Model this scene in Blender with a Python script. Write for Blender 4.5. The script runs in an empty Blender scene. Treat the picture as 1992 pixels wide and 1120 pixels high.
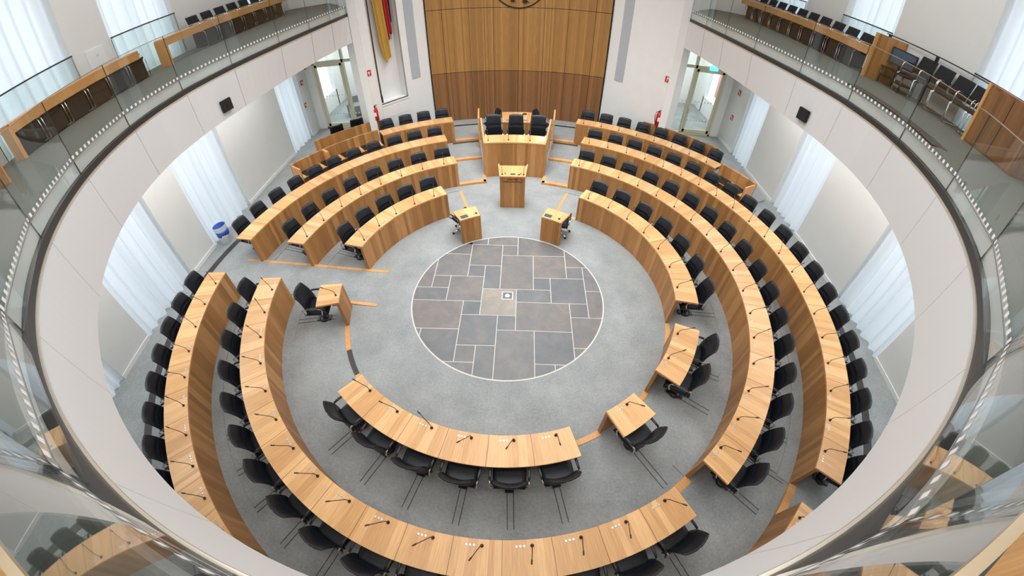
import bpy, bmesh, math, random
from math import sin, cos, pi, radians, degrees, sqrt, atan2, hypot
from mathutils import Matrix, Vector
C = bpy.context.scene.collection
random.seed(7)

# ------------------------------------------------------------------ levels and radii of the chamber (metres)
S1 = .066; LV = [0, S1, 2*S1, 3*S1]
H = .76
RF = [3.56, 5.035, 6.59, 8.02]
RB = [4.035, 5.53, 7.10, 8.49]
GZ = 5.13            # gallery floor
SOF = 3.975          # underside of the gallery

def pol(R, az, z=0.0):
    a = radians(az); return Vector((R*sin(a), R*cos(a), z))

# ------------------------------------------------------------------ materials
def new_mat(name):
    m = bpy.data.materials.new(name); m.use_nodes = True
    nt = m.node_tree; b = nt.nodes['Principled BSDF']
    return m, nt, b
def N(nt, t, **k):
    n = nt.nodes.new(t)
    for a, v in k.items(): setattr(n, a, v)
    return n
def plain(name, col, rough=.5, metal=0, spec=.5, noise=0, scale=20, bump=0):
    m, nt, b = new_mat(name)
    b.inputs['Base Color'].default_value = (*col, 1); b.inputs['Roughness'].default_value = rough
    b.inputs['Metallic'].default_value = metal; b.inputs['Specular IOR Level'].default_value = spec
    if noise or bump:
        tc = N(nt, 'ShaderNodeTexCoord'); nz = N(nt, 'ShaderNodeTexNoise'); nz.inputs['Scale'].default_value = scale
        nz.inputs['Detail'].default_value = 6
        nt.links.new(tc.outputs['Object'], nz.inputs['Vector'])
        if noise:
            r = N(nt, 'ShaderNodeValToRGB'); r.color_ramp.elements[0].position = .3; r.color_ramp.elements[1].position = .7
            r.color_ramp.elements[0].color = (*[c*(1-noise) for c in col], 1)
            r.color_ramp.elements[1].color = (*[min(1, c*(1+noise)) for c in col], 1)
            nt.links.new(nz.outputs['Fac'], r.inputs['Fac']); nt.links.new(r.outputs['Color'], b.inputs['Base Color'])
        if bump:
            bp = N(nt, 'ShaderNodeBump'); bp.inputs['Strength'].default_value = bump; bp.inputs['Distance'].default_value = .01
            nt.links.new(nz.outputs['Fac'], bp.inputs['Height']); nt.links.new(bp.outputs['Normal'], b.inputs['Normal'])
    return m
def wood(name, cols, board=.13, rough=.38, seam=False, spec=.4):
    """oak veneer: boards vary across U, the grain runs along V (both in metres)"""
    m, nt, b = new_mat(name)
    L = nt.links.new
    uv = N(nt, 'ShaderNodeUVMap', uv_map='UVMap'); sp = N(nt, 'ShaderNodeSeparateXYZ'); L(uv.outputs['UV'], sp.inputs['Vector'])
    # board index with uneven widths
    wob = N(nt, 'ShaderNodeTexNoise', noise_dimensions='1D'); wob.inputs['Scale'].default_value = 3.1; wob.inputs['Detail'].default_value = 1
    L(sp.outputs['X'], wob.inputs['W'])
    mul = N(nt, 'ShaderNodeMath', operation='MULTIPLY_ADD'); L(wob.outputs['Fac'], mul.inputs[0]); mul.inputs[1].default_value = .22; L(sp.outputs['X'], mul.inputs[2])
    dv = N(nt, 'ShaderNodeMath', operation='DIVIDE'); L(mul.outputs[0], dv.inputs[0]); dv.inputs[1].default_value = board
    fl = N(nt, 'ShaderNodeMath', operation='FLOOR'); L(dv.outputs[0], fl.inputs[0])
    wn = N(nt, 'ShaderNodeTexWhiteNoise', noise_dimensions='1D'); L(fl.outputs[0], wn.inputs['W'])
    r = N(nt, 'ShaderNodeValToRGB'); cr = r.color_ramp; cr.interpolation = 'LINEAR'
    cr.elements[0].color = (*cols[0], 1); cr.elements[1].color = (*cols[2], 1); e = cr.elements.new(.55); e.color = (*cols[1], 1)
    L(wn.outputs['Value'], r.inputs['Fac'])
    mp = N(nt, 'ShaderNodeMapping'); mp.inputs['Scale'].default_value = (45, 1.6, 1); L(uv.outputs['UV'], mp.inputs['Vector'])
    gn = N(nt, 'ShaderNodeTexNoise'); gn.inputs['Scale'].default_value = 1.6; gn.inputs['Detail'].default_value = 4; L(mp.outputs['Vector'], gn.inputs['Vector'])
    mr = N(nt, 'ShaderNodeMapRange'); mr.inputs['From Min'].default_value = .3; mr.inputs['From Max'].default_value = .7
    mr.inputs['To Min'].default_value = .84; mr.inputs['To Max'].default_value = 1.12; L(gn.outputs['Fac'], mr.inputs['Value'])
    mx = N(nt, 'ShaderNodeMix', data_type='RGBA', blend_type='MULTIPLY'); mx.inputs['Factor'].default_value = 1
    L(r.outputs['Color'], mx.inputs['A']); L(mr.outputs['Result'], mx.inputs['B'])
    out = mx.outputs['Result']
    if seam:   # fine joint between two desk segments (second UV layer counts segments)
        u2 = N(nt, 'ShaderNodeUVMap', uv_map='Seam'); s2 = N(nt, 'ShaderNodeSeparateXYZ'); L(u2.outputs['UV'], s2.inputs['Vector'])
        fr = N(nt, 'ShaderNodeMath', operation='FRACT'); L(s2.outputs['X'], fr.inputs[0])
        a = N(nt, 'ShaderNodeMath', operation='SUBTRACT'); a.inputs[1].default_value = .5; L(fr.outputs[0], a.inputs[0])
        ab = N(nt, 'ShaderNodeMath', operation='ABSOLUTE'); L(a.outputs[0], ab.inputs[0])
        gt = N(nt, 'ShaderNodeMath', operation='GREATER_THAN'); gt.inputs[1].default_value = .494; L(ab.outputs[0], gt.inputs[0])
        m2 = N(nt, 'ShaderNodeMix', data_type='RGBA', blend_type='MIX'); L(gt.outputs[0], m2.inputs['Factor'])
        L(out, m2.inputs['A']); m2.inputs['B'].default_value = (.16, .075, .03, 1); out = m2.outputs['Result']
    L(out, b.inputs['Base Color']); b.inputs['Roughness'].default_value = rough; b.inputs['Specular IOR Level'].default_value = spec
    return m

M = {}
OAK = [(.36, .150, .042), (.50, .222, .066), (.64, .315, .108)]
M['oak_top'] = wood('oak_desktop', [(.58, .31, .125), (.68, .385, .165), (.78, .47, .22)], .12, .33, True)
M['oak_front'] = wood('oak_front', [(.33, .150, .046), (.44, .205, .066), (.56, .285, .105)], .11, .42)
M['oak_edge'] = wood('oak_edge', [(.62, .30, .105), (.68, .34, .125), (.74, .39, .15)], .3, .4)
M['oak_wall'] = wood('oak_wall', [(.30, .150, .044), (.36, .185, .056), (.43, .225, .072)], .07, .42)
M['oak_wall_low'] = wood('oak_wall_low', [(.19, .085, .032), (.25, .115, .044), (.31, .145, .056)], .07, .42)  # darker copy of the wall oak, weaker light put into its colour
M['white'] = plain('white_paint', (.80, .80, .785), .65, noise=.015, scale=3)
M['wallgrey'] = plain('wall_paint', (.74, .74, .715), .7, noise=.015, scale=2)
M['pinkwhite'] = plain('fascia_paint', (.72, .718, .722), .5)
M['stripe'] = plain('grey_stripe', (.44, .46, .50), .6)
M['soffit'] = plain('soffit_paint', (.78, .78, .76), .7)
M['dark'] = plain('dark_gap', (.012, .012, .012), .8)
M['groove'] = plain('dark_channel', (.055, .05, .048), .45, metal=.3)
M['leather'] = plain('black_leather', (.007, .009, .013), .42, spec=.38, bump=.25, scale=40)
M['fabric'] = plain('black_fabric', (.010, .010, .011), .85, noise=.3, scale=90)
M['brownfab'] = plain('brown_dark_fabric', (.020, .0155, .013), .85, noise=.2, scale=40)
M['plastic'] = plain('black_plastic', (.012, .012, .013), .35)
M['chrome'] = plain('chrome', (.75, .76, .78), .12, metal=1)
M['darkmetal'] = plain('dark_metal', (.10, .105, .11), .3, metal=.9)
M['steel'] = plain('brushed_steel', (.55, .55, .53), .42, metal=1)
M['bronze'] = plain('bronze_cap', (.50, .40, .27), .3, metal=.7)
M['cream'] = plain('cream_metal_edge', (.78, .72, .60), .3, metal=.6)
M['bakelite'] = plain('dark_brown_mic', (.030, .014, .009), .35)
M['red'] = plain('red_paint', (.55, .02, .03), .3)
M['signwhite'] = plain('sign_white', (.85, .83, .82), .5)
M['signgreen'] = plain('sign_green', (.02, .35, .28), .4)
M['beige'] = plain('door_frame_paint', (.62, .58, .42), .45)
M['blue'] = plain('bin_blue', (.02, .075, .46), .4)
M['bingrey'] = plain('bin_grey', (.62, .64, .64), .35)
M['paper'] = plain('paper', (.85, .80, .80), .8)
M['armgrey'] = plain('grey_upholstery', (.23, .24, .25), .8)
M['pink'] = plain('pink_banner', (.80, .36, .36), .8)
M['flaggold'] = plain('flag_gold', (.55, .33, .06), .6)
M['flagred'] = plain('flag_red', (.42, .02, .025), .6)
M['flagblack'] = plain('flag_black', (.02, .018, .018), .6)
M['pole'] = plain('flag_pole', (.10, .06, .05), .35)
M['screen'] = plain('monitor_screen', (.07, .10, .14), .15)
M['lobbytile'] = plain('lobby_tile', (.27, .29, .29), .35, noise=.2, scale=2)
M['galfloor'] = plain('gallery_carpet', (.125, .135, .118), .9, noise=.08, scale=60)
M['grey'] = plain('grey_laminate', (.22, .215, .22), .5)

def carpet():
    m, nt, b = new_mat('grey_carpet'); L = nt.links.new
    tc = N(nt, 'ShaderNodeTexCoord')
    a = N(nt, 'ShaderNodeTexNoise'); a.inputs['Scale'].default_value = 1.1; a.inputs['Detail'].default_value = 8; a.inputs['Roughness'].default_value = .7
    c = N(nt, 'ShaderNodeTexNoise'); c.inputs['Scale'].default_value = 26; c.inputs['Detail'].default_value = 5; c.inputs['Roughness'].default_value = .75
    L(tc.outputs['Object'], a.inputs['Vector']); L(tc.outputs['Object'], c.inputs['Vector'])
    ad = N(nt, 'ShaderNodeMath', operation='ADD'); L(a.outputs['Fac'], ad.inputs[0]); L(c.outputs['Fac'], ad.inputs[1])
    r = N(nt, 'ShaderNodeValToRGB'); e = r.color_ramp.elements
    e[0].position = .36; e[0].color = (.195, .21, .212, 1); e[1].position = .63; e[1].color = (.35, .363, .355, 1)
    hf = N(nt, 'ShaderNodeMath', operation='MULTIPLY'); hf.inputs[1].default_value = .5; L(ad.outputs[0], hf.inputs[0])
    L(hf.outputs[0], r.inputs['Fac']); L(r.outputs['Color'], b.inputs['Base Color'])
    b.inputs['Roughness'].default_value = .75; b.inputs['Specular IOR Level'].default_value = .25; b.inputs['Sheen Weight'].default_value = .45; b.inputs['Sheen Roughness'].default_value = .45
    return m
M['carpet'] = carpet()
def stone():
    m, nt, b = new_mat('slate_tiles'); L = nt.links.new
    at = N(nt, 'ShaderNodeAttribute', attribute_name='tile'); tc = N(nt, 'ShaderNodeTexCoord')
    a = N(nt, 'ShaderNodeTexNoise'); a.inputs['Scale'].default_value = 2.2; a.inputs['Detail'].default_value = 9; a.inputs['Roughness'].default_value = .72; a.inputs['Distortion'].default_value = .5
    L(tc.outputs['Object'], a.inputs['Vector'])
    r = N(nt, 'ShaderNodeValToRGB'); e = r.color_ramp.elements
    e[0].position = .30; e[0].color = (.62, .67, .72, 1); e[1].position = .68; e[1].color = (1.08, 1.0, .93, 1)
    k = e.new(.5); k.color = (.82, .82, .82, 1)
    L(a.outputs['Fac'], r.inputs['Fac'])
    mx = N(nt, 'ShaderNodeMix', data_type='RGBA', blend_type='MULTIPLY'); mx.inputs['Factor'].default_value = 1
    L(at.outputs['Color'], mx.inputs['A']); L(r.outputs['Color'], mx.inputs['B']); L(mx.outputs['Result'], b.inputs['Base Color'])
    b.inputs['Roughness'].default_value = .5
    return m
M['stone'] = stone()
M['grout'] = plain('grout', (.62, .60, .56), .8)
def curtain():
    m, nt, b = new_mat('sheer_curtain'); L = nt.links.new
    b.inputs['Base Color'].default_value = (.86, .88, .91, 1); b.inputs['Roughness'].default_value = .9; b.inputs['Specular IOR Level'].default_value = .1
    t = N(nt, 'ShaderNodeBsdfTranslucent'); t.inputs['Color'].default_value = (.88, .91, .95, 1)
    mx = N(nt, 'ShaderNodeMixShader'); mx.inputs['Fac'].default_value = .55
    L(b.outputs[0], mx.inputs[1]); L(t.outputs[0], mx.inputs[2]); L(mx.outputs[0], nt.nodes['Material Output'].inputs['Surface'])
    return m
M['curtain'] = curtain()
def glass(name, tint, f0=.04):
    m, nt, b = new_mat(name); L = nt.links.new
    lw = N(nt, 'ShaderNodeLayerWeight'); lw.inputs['Blend'].default_value = .5
    pw = N(nt, 'ShaderNodeMath', operation='POWER'); L(lw.outputs['Facing'], pw.inputs[0]); pw.inputs[1].default_value = 5
    ml = N(nt, 'ShaderNodeMath', operation='MULTIPLY_ADD'); L(pw.outputs[0], ml.inputs[0]); ml.inputs[1].default_value = 1-f0; ml.inputs[2].default_value = f0
    tr = N(nt, 'ShaderNodeBsdfTransparent'); tr.inputs['Color'].default_value = (*tint, 1)
    gl = N(nt, 'ShaderNodeBsdfGlossy'); gl.inputs['Roughness'].default_value = 0; gl.inputs['Color'].default_value = (1, 1, 1, 1)
    mx = N(nt, 'ShaderNodeMixShader'); L(ml.outputs[0], mx.inputs['Fac']); L(tr.outputs[0], mx.inputs[1]); L(gl.outputs[0], mx.inputs[2])
    L(mx.outputs[0], nt.nodes['Material Output'].inputs['Surface'])
    return m
M['glass'] = glass('balustrade_glass', (.945, .965, .952))
M['clear'] = glass('window_glass', (.93, .96, .95))
M['parapet'] = glass('parapet_glass', (.93, .965, .95))
def emit(name, col, s):
    m, nt, b = new_mat(name); b.inputs['Base Color'].default_value = (*col, 1)
    b.inputs['Emission Color'].default_value = (*col, 1); b.inputs['Emission Strength'].default_value = s
    return m
M['exitglow'] = emit('exit_sign_glow', (.15, .75, .75), 1.2)

# ------------------------------------------------------------------ mesh builder
class MB:
    def __init__(s): s.v = []; s.f = []; s.uv = []; s.mi = []; s.sm = []; s.seam = []
    def face(s, pts, uvs=None, mi=0, smooth=False, seam=None):
        i = len(s.v); s.v += [tuple(p) for p in pts]; s.f.append(tuple(range(i, i+len(pts))))
        s.uv.append(uvs or [(0, 0)]*len(pts)); s.mi.append(mi); s.sm.append(smooth); s.seam.append(seam or [(.5, 0)]*len(pts))
    def grid(s, P, close_u=False, close_v=False, mi=0, smooth=True, uvf=None):
        """P[i][j] -> points; shared vertices"""
        n, m = len(P), len(P[0]); b = len(s.v)
        for r in P: s.v += [tuple(p) for p in r]
        for i in range(n if close_u else n-1):
            for j in range(m if close_v else m-1):
                q = [(i, j), ((i+1) % n, j), ((i+1) % n, (j+1) % m), (i, (j+1) % m)]
                s.f.append(tuple(b+a*m+c for a, c in q))
                qq = [(i, j), (i+1, j), (i+1, j+1), (i, j+1)]
                s.uv.append([uvf(a, c) if uvf else (a*.1, c*.1) for a, c in qq]); s.mi.append(mi); s.sm.append(smooth); s.seam.append([(.5, 0)]*4)
    def box(s, c, d, rot=0, mi=0):
        x, y, z = d[0]/2, d[1]/2, d[2]/2; R = Matrix.Rotation(rot, 3, 'Z'); c = Vector(c)
        def P(a, b, e): return c+R @ Vector((a*x, b*y, e*z))
        for (q, u, w) in (([(-1,-1,1),(1,-1,1),(1,1,1),(-1,1,1)],0,1),([(-1,1,-1),(1,1,-1),(1,-1,-1),(-1,-1,-1)],0,1),
                          ([(-1,-1,-1),(1,-1,-1),(1,-1,1),(-1,-1,1)],0,2),([(1,1,-1),(-1,1,-1),(-1,1,1),(1,1,1)],0,2),
                          ([(1,-1,-1),(1,1,-1),(1,1,1),(1,-1,1)],1,2),([(-1,1,-1),(-1,-1,-1),(-1,-1,1),(-1,1,1)],1,2)):
            h = (x, y, z); o = c[0]*.7+c[1]*1.3
            s.face([P(*t) for t in q], [(t[u]*h[u]+o, t[w]*h[w]) for t in q], mi)
    def arc(s, R0, R1, a0, a1, z0, z1, n=None, mi=0, mtop=None, seats=None, zf=None):
        """a curved bar between two radii and two azimuths (degrees)"""
        if a1 < a0: a0, a1 = a1, a0
        if n is None: n = max(2, int((a1-a0)/1.6))
        mt = mi if mtop is None else mtop
        for i in range(n):
            b, e = a0+(a1-a0)*i/n, a0+(a1-a0)*(i+1)/n
            ub, ue = radians(b)*R0, radians(e)*R0
            sb, se = ((b-a0)/(a1-a0)*seats, (e-a0)/(a1-a0)*seats) if seats else (.5, .5)
            if se == (seats or 0) and seats: se -= .02*0
            A = lambda r, a, z: pol(r, a, z)
            s.face([A(R0,b,z1),A(R0,e,z1),A(R1,e,z1),A(R1,b,z1)][::-1], [(ub,0),(ue,0),(ue,R1-R0),(ub,R1-R0)][::-1], mt, False, [(sb,0),(se,0),(se,1),(sb,1)][::-1])
            s.face([A(R0,b,z0),A(R0,e,z0),A(R1,e,z0),A(R1,b,z0)], [(ub,0),(ue,0),(ue,R1-R0),(ub,R1-R0)], mi)
            s.face([A(R0,b,z0),A(R0,e,z0),A(R0,e,z1),A(R0,b,z1)][::-1], [(ub,z0),(ue,z0),(ue,z1),(ub,z1)][::-1], mi)
            s.face([A(R1,b,z0),A(R1,e,z0),A(R1,e,z1),A(R1,b,z1)], [(ub,z0),(ue,z0),(ue,z1),(ub,z1)], mi)
        for a, fl in ((a0, 1), (a1, 0)):
            q = [pol(R0,a,z0), pol(R1,a,z0), pol(R1,a,z1), pol(R0,a,z1)]; u = [(0,z0),(R1-R0,z0),(R1-R0,z1),(0,z1)]
            s.face(q[::-1] if fl == 0 else q, u[::-1] if fl == 0 else u, mi)
    def prism(s, poly, z0, z1, mi=0, mtop=None):
        """vertical prism over a plan polygon (counter-clockwise)"""
        n = len(poly); mt = mi if mtop is None else mtop
        s.face([(p[0], p[1], z1) for p in poly], [(p[0], p[1]) for p in poly], mt)
        s.face([(p[0], p[1], z0) for p in poly][::-1], [(p[0], p[1]) for p in poly][::-1], mi)
        u = 0
        for i in range(n):
            a, b = poly[i], poly[(i+1) % n]; l = hypot(b[0]-a[0], b[1]-a[1])
            s.face([(a[0],a[1],z0),(b[0],b[1],z0),(b[0],b[1],z1),(a[0],a[1],z1)], [(u,z0),(u+l,z0),(u+l,z1),(u,z1)], mi); u += l
    def wallseg(s, a, b, z0, z1, t, mi=0):
        """upright board from plan point a to b, thickness t to the left of a->b"""
        dx, dy = b[0]-a[0], b[1]-a[1]; l = hypot(dx, dy); nx, ny = -dy/l*t, dx/l*t
        s.prism([a, b, (b[0]+nx, b[1]+ny), (a[0]+nx, a[1]+ny)], z0, z1, mi)
    def tube(s, pts, r, n=8, mi=0, flat=1.0, caps=True):
        pts = [Vector(p) for p in pts]; rings = []; up = Vector((0, 0, 1))
        for i, p in enumerate(pts):
            t = (pts[min(i+1, len(pts)-1)]-pts[max(i-1, 0)]).normalized()
            a = t.cross(up)
            if a.length < 1e-3: a = t.cross(Vector((1, 0, 0)))
            a.normalize(); b = a.cross(t).normalized()
            rr = r[i] if isinstance(r, (list, tuple)) else r
            rings.append([p+a*(rr*cos(2*pi*k/n))+b*(rr*flat*sin(2*pi*k/n)) for k in range(n)])
        s.grid(rings, close_v=True, mi=mi)
        if caps:
            s.face(rings[0], mi=mi); s.face(rings[-1][::-1], mi=mi)
    def lathe(s, prof, c=(0, 0, 0), n=20, mi=0):
        c = Vector(c)
        s.grid([[c+Vector((r*cos(2*pi*k/n), r*sin(2*pi*k/n), z)) for k in range(n)] for r, z in prof], close_v=True, mi=mi)
        for (r, z), fl in ((prof[0], 1), (prof[-1], 0)):
            if r > 1e-4:
                q = [c+Vector((r*cos(2*pi*k/n), r*sin(2*pi*k/n), z)) for k in range(n)]
                s.face(q[::-1] if fl else q, mi=mi)
    def mesh(s, name, mats):
        me = bpy.data.meshes.new(name); me.from_pydata(s.v, [], s.f); me.update()
        for m in mats: me.materials.append(m)
        me.polygons.foreach_set('material_index', s.mi); me.polygons.foreach_set('use_smooth', s.sm)
        l = me.uv_layers.new(name='UVMap'); l.data.foreach_set('uv', [x for f in s.uv for p in f for x in p])
        l2 = me.uv_layers.new(name='Seam'); l2.data.foreach_set('uv', [x for f in s.seam for p in f for x in p])
        bm = bmesh.new(); bm.from_mesh(me); bmesh.ops.remove_doubles(bm, verts=bm.verts, dist=1e-5); bmesh.ops.recalc_face_normals(bm, faces=bm.faces); bm.to_mesh(me); bm.free()
        return me
    def obj(s, name, mats, parent=None, loc=None):
        if not isinstance(mats, (list, tuple)): mats = [mats]
        return link(name, s.mesh(name, mats), parent, loc)

def link(name, me, parent=None, loc=None, rz=0):
    """world-space mesh; children get the offset from their parent"""
    o = bpy.data.objects.new(name, me); C.objects.link(o)
    base = Vector((0, 0, 0)) if loc is None else Vector(loc)
    if parent is not None:
        o.parent = parent
        q = parent; off = Vector((0, 0, 0))
        while q is not None: off += q.location; q = q.parent
        base = base-off
    o.location = base; o.rotation_euler = (0, 0, rz)
    return o
def tag(o, label=None, cat=None, group=None, kind=None):
    if label: o['label'] = label
    if cat: o['category'] = cat
    if group: o['group'] = group
    if kind: o['kind'] = kind
    return o
def thing(name, label, cat, loc=(0, 0, 0), rz=0, group=None):
    o = bpy.data.objects.new(name, None); C.objects.link(o); o.empty_display_size = .1
    o.location = loc; o.rotation_euler = (0, 0, rz)
    return tag(o, label, cat, group)
def struct(name, mb, mats, parent=None):
    o = mb.obj(name, mats, parent)
    if parent is None: o['kind'] = 'structure'
    return o
def recenter(o):
    """moves a one-mesh thing's origin to the bottom centre of its bounds"""
    me = o.data; xs = [v.co for v in me.vertices]
    c = Vector(((min(p.x for p in xs)+max(p.x for p in xs))/2, (min(p.y for p in xs)+max(p.y for p in xs))/2, min(p.z for p in xs)))
    me.transform(Matrix.Translation(-c)); o.location = o.location+c
    return o
def copy_tree(o, parent=None):
    c = o.copy(); C.objects.link(c)
    if parent is not None: c.parent = parent
    for ch in o.children: copy_tree(ch, c)
    return c
ORD = ['zeroth','first','second','third','fourth','fifth','sixth','seventh','eighth','ninth','tenth','eleventh','twelfth','thirteenth','fourteenth','fifteenth','sixteenth','seventeenth','eighteenth','nineteenth','twentieth','twenty-first','twenty-second','twenty-third','twenty-fourth']

# ------------------------------------------------------------------ camera: a fisheye phone lens held over the gallery rail
def make_camera():
    pit, roll, yaw = .81050566, -.00755558, -.02746438
    cp, sp, cy, sy = cos(pit), sin(pit), cos(yaw), sin(yaw)
    fw = Vector((sy*cp, cy*cp, -sp)); rt = Vector((cy, -sy, 0)); dn = fw.cross(rt)
    c, s = cos(roll), sin(roll); X = c*rt+s*dn; D = -s*rt+c*dn
    cam = bpy.data.cameras.new('camera'); o = bpy.data.objects.new('camera', cam); C.objects.link(o)
    o.matrix_world = Matrix(((X[0], -D[0], -fw[0], .2551), (X[1], -D[1], -fw[1], -5.7198), (X[2], -D[2], -fw[2], 6.2933), (0, 0, 0, 1)))
    cam.sensor_width = 36; cam.clip_start = .01; cam.type = 'PANO'
    cc = cam if hasattr(cam, 'panorama_type') else cam.cycles
    cc.panorama_type = 'FISHEYE_LENS_POLYNOMIAL'; cc.fisheye_fov = pi
    a = (1.43919264, -.35593097, .12790309, -.03209835); k = 1.992/36   # kilo-pixels per mm of sensor
    cc.fisheye_polynomial_k0 = 0
    for i in range(4): setattr(cc, 'fisheye_polynomial_k%d' % (i+1), -a[i]*k**(i+1))
    bpy.context.scene.camera = o
make_camera()

# ------------------------------------------------------------------ floors
mb = MB(); n = 96
mb.face([pol(5.06, 360*k/n, 0) for k in range(n)][::-1], mi=0)
mb.arc(RF[1]+.02, RF[2]+.03, 10.2, 349.8, -.05, LV[1], 120); mb.arc(4.9, RF[2]+.03, -10.3, 10.3, -.06, -.001, 10)
mb.arc(RF[2]+.02, 14, -180, 180, -.05, LV[2], 120)
mb.arc(RF[3]+.02, 9.5, -50, 62, .05, LV[3], 60)
mb.arc(9.4, 10.06, -25, 25, .05, LV[3], 40)
for k, a0, a1 in ((1, 20, 142), (1, 149.5, 266), (1, -81, -20.3), (2, 19.5, 130.5), (2, 136.5, 267.2), (2, -82.5, -20.3)):
    mb.arc(RF[k]-.26, RF[k]+.01, a0, a1, LV[k-1]-.02, LV[k-1]+.016)
struct('floor', mb, M['carpet'])
# round stone inlay on a 40 cm grid
def clip_circle(x0, y0, x1, y1, R):
    P = []
    cs = [(x0, y0), (x1, y0), (x1, y1), (x0, y1)]
    for i in range(4):
        a, b = cs[i], cs[(i+1) % 4]
        for k in range(14):
            t = k/14; P.append((a[0]+(b[0]-a[0])*t, a[1]+(b[1]-a[1])*t))
    # clip polygon against a 96-gon
    for k in range(96):
        nx, ny = cos(2*pi*k/96), sin(2*pi*k/96); Q = []
        if not P: return []
        for i in range(len(P)):
            a, b = P[i], P[(i+1) % len(P)]; da, db = a[0]*nx+a[1]*ny-R, b[0]*nx+b[1]*ny-R
            if da <= 0: Q.append(a)
            if (da < 0) != (db < 0) and abs(da-db) > 1e-9:
                t = da/(da-db); Q.append((a[0]+(b[0]-a[0])*t, a[1]+(b[1]-a[1])*t))
        P = Q
    return P
TILES = [(-4,4,-1,7),(-1,4,1,7),(1,3,4,7),(4,2,7,6),(-2,2,0,4),(0,3,1,4),(-6,3,-2,6),(-4,1,-2,3),(-7,0,-4,3),(-2,1,-1,2),(-1,0,0,2),(-4,0,-3,1),(-3,-1,-1,1),(-7,-1,-3,0),
 (0,0,2,3),(2,1,4,3),(2,0,3,1),(4,1,5,2),(3,-1,5,1),(5,0,7,2),(5,-2,7,0),(-1,-2,1,0),(1,-1,3,0),(1,-3,4,-1),(4,-2,5,-1),(0,-3,1,-2),(-2,-2,-1,-1),(-7,-3,-2,-1),(-2,-4,0,-2),(-4,-5,-2,-3),
 (-6,-6,-4,-3),(-2,-5,-1,-4),(-1,-8,0,-4),(-6,-8,-1,-5),(0,-8,2,-3),(2,-5,4,-3),(2,-8,3,-5),(3,-8,5,-5),(4,-4,7,-2),(4,-6,7,-4)]
mb = MB(); cols = []
R0 = 2.185
mb.face([pol(R0+.025, 360*k/96, .004) for k in range(96)][::-1], mi=1); cols.append((.6, .6, .6))
rnd = random.Random(5)
tones = [(.205,.19,.182),(.18,.182,.187),(.215,.192,.18),(.165,.170,.18),(.20,.193,.19),(.19,.178,.173)]
for i0, j0, i1, j1 in TILES:
    g = .008
    P = clip_circle(-.203+.405*i0+g, .215+.405*j0+g, -.203+.405*i1-g, .215+.405*j1-g, R0-.004)
    if len(P) < 3: continue
    mb.face([(x, y, .008) for x, y in P], mi=0)
    t = tones[rnd.randrange(6)]
    if (i0, j0, i1, j1) == (-1,-2,1,0): t = (.33,.295,.25)
    cols.append(t)
me = mb.mesh('stone', [M['stone'], M['grout']])
at = me.attributes.new('tile', 'FLOAT_COLOR', 'FACE')
if len(at.data) == len(cols):
    for d, c in zip(at.data, cols): d.color = (*c, 1)
st = link('floor_stone_inlay', me); st['kind'] = 'structure'; st['label'] = 'round slate floor of grey and brown tiles in the centre'
t = thing('floor_socket', 'small square metal floor socket in the middle of the round slate floor', 'floor socket', (-.01, 0, .008))
mb = MB(); mb.box((-.01, 0, .010), (.27, .25, .004)); mb.obj('frame', M['grout'], t)
mb = MB(); mb.box((-.01, 0, .0125), (.22, .20, .005)); mb.obj('plate', M['darkmetal'], t)
mb = MB(); mb.lathe([(.07, 0), (.07, .006), (.05, .007), (.001, .007)], (-.01, 0, .015)); mb.obj('lid', M['steel'], t)

# dark floor grille ring, steps and wooden edge strips
for i, (a0, a1) in enumerate([(-130, -62), (95, 132), (-17.5, -10), (10, 17)]):
    r = (8.0, 8.2) if i < 2 else (7.88, 8.0)
    mb = MB(); mb.arc(r[0], r[1], a0, a1, LV[2]-.01, LV[2]+.004)
    nl = int((a1-a0)/.25)
    o = struct('trim_%d' % (i+1), mb, M['groove']); o['label'] = 'dark metal floor grille curving behind the outer desks'
tn = 10
def strip(mb_, label, mats=None):
    global tn
    o = struct('trim_%d' % tn, mb_, mats or M['oak_edge']); o['label'] = label; tn += 1; return o
for sg, sd in ((-1, 'left'), (1, 'right')):
    for k, (a0, a1) in enumerate([(10.3, 20.3), (10.3, 20.0), (10.4, 16.5)]):
        mb = MB(); mb.arc(RF[k+1], RF[k+1]+.13, sg*a0, sg*a1, LV[k]-.01, LV[k+1]+.004)
        if k == 0: mb.wallseg(pol(RF[1], sg*10.1)[:2], pol(RF[1]+.45, sg*10.1)[:2], 0, LV[1]+.004, .1*-sg)
        strip(mb, 'wooden step edge %s of the podium' % sd)
    mb = MB(); mb.wallseg(pol(3.62, sg*20.3)[:2], pol(5.03, sg*20.3)[:2], -.01, .006, .085*-sg)
    mb.arc(3.56, 3.66, sg*20, sg*30.6, -.01, .006)
    strip(mb, 'flat wooden floor strip %s of the lectern' % sd)
for a0, a1, r, z0, z1, m in [(101, 111.2, 3.56, -.01, .012, 'oak_edge'), (131, 141.5, 3.56, -.01, .012, 'oak_edge'), (151.4, 162, 3.56, -.01, .012, 'oak_edge'), (-117, -106.4, 3.56, -.01, .012, 'oak_edge'),
                        (-127.5, -117, 3.56, -.01, .010, 'groove'), (-137.3, -127.5, 3.56, -.01, .012, 'oak_edge'), (142, 149.5, RF[1], 0, LV[1]+.004, 'oak_edge'), (130.5, 136.5, RF[2], LV[1]-.01, LV[2]+.004, 'oak_edge')]:
    mb = MB(); mb.arc(r, r+.10 + (.04 if r > 4 else 0), a0, a1, z0, z1); strip(mb, 'curved floor strip joining two desks', M[m])
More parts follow.
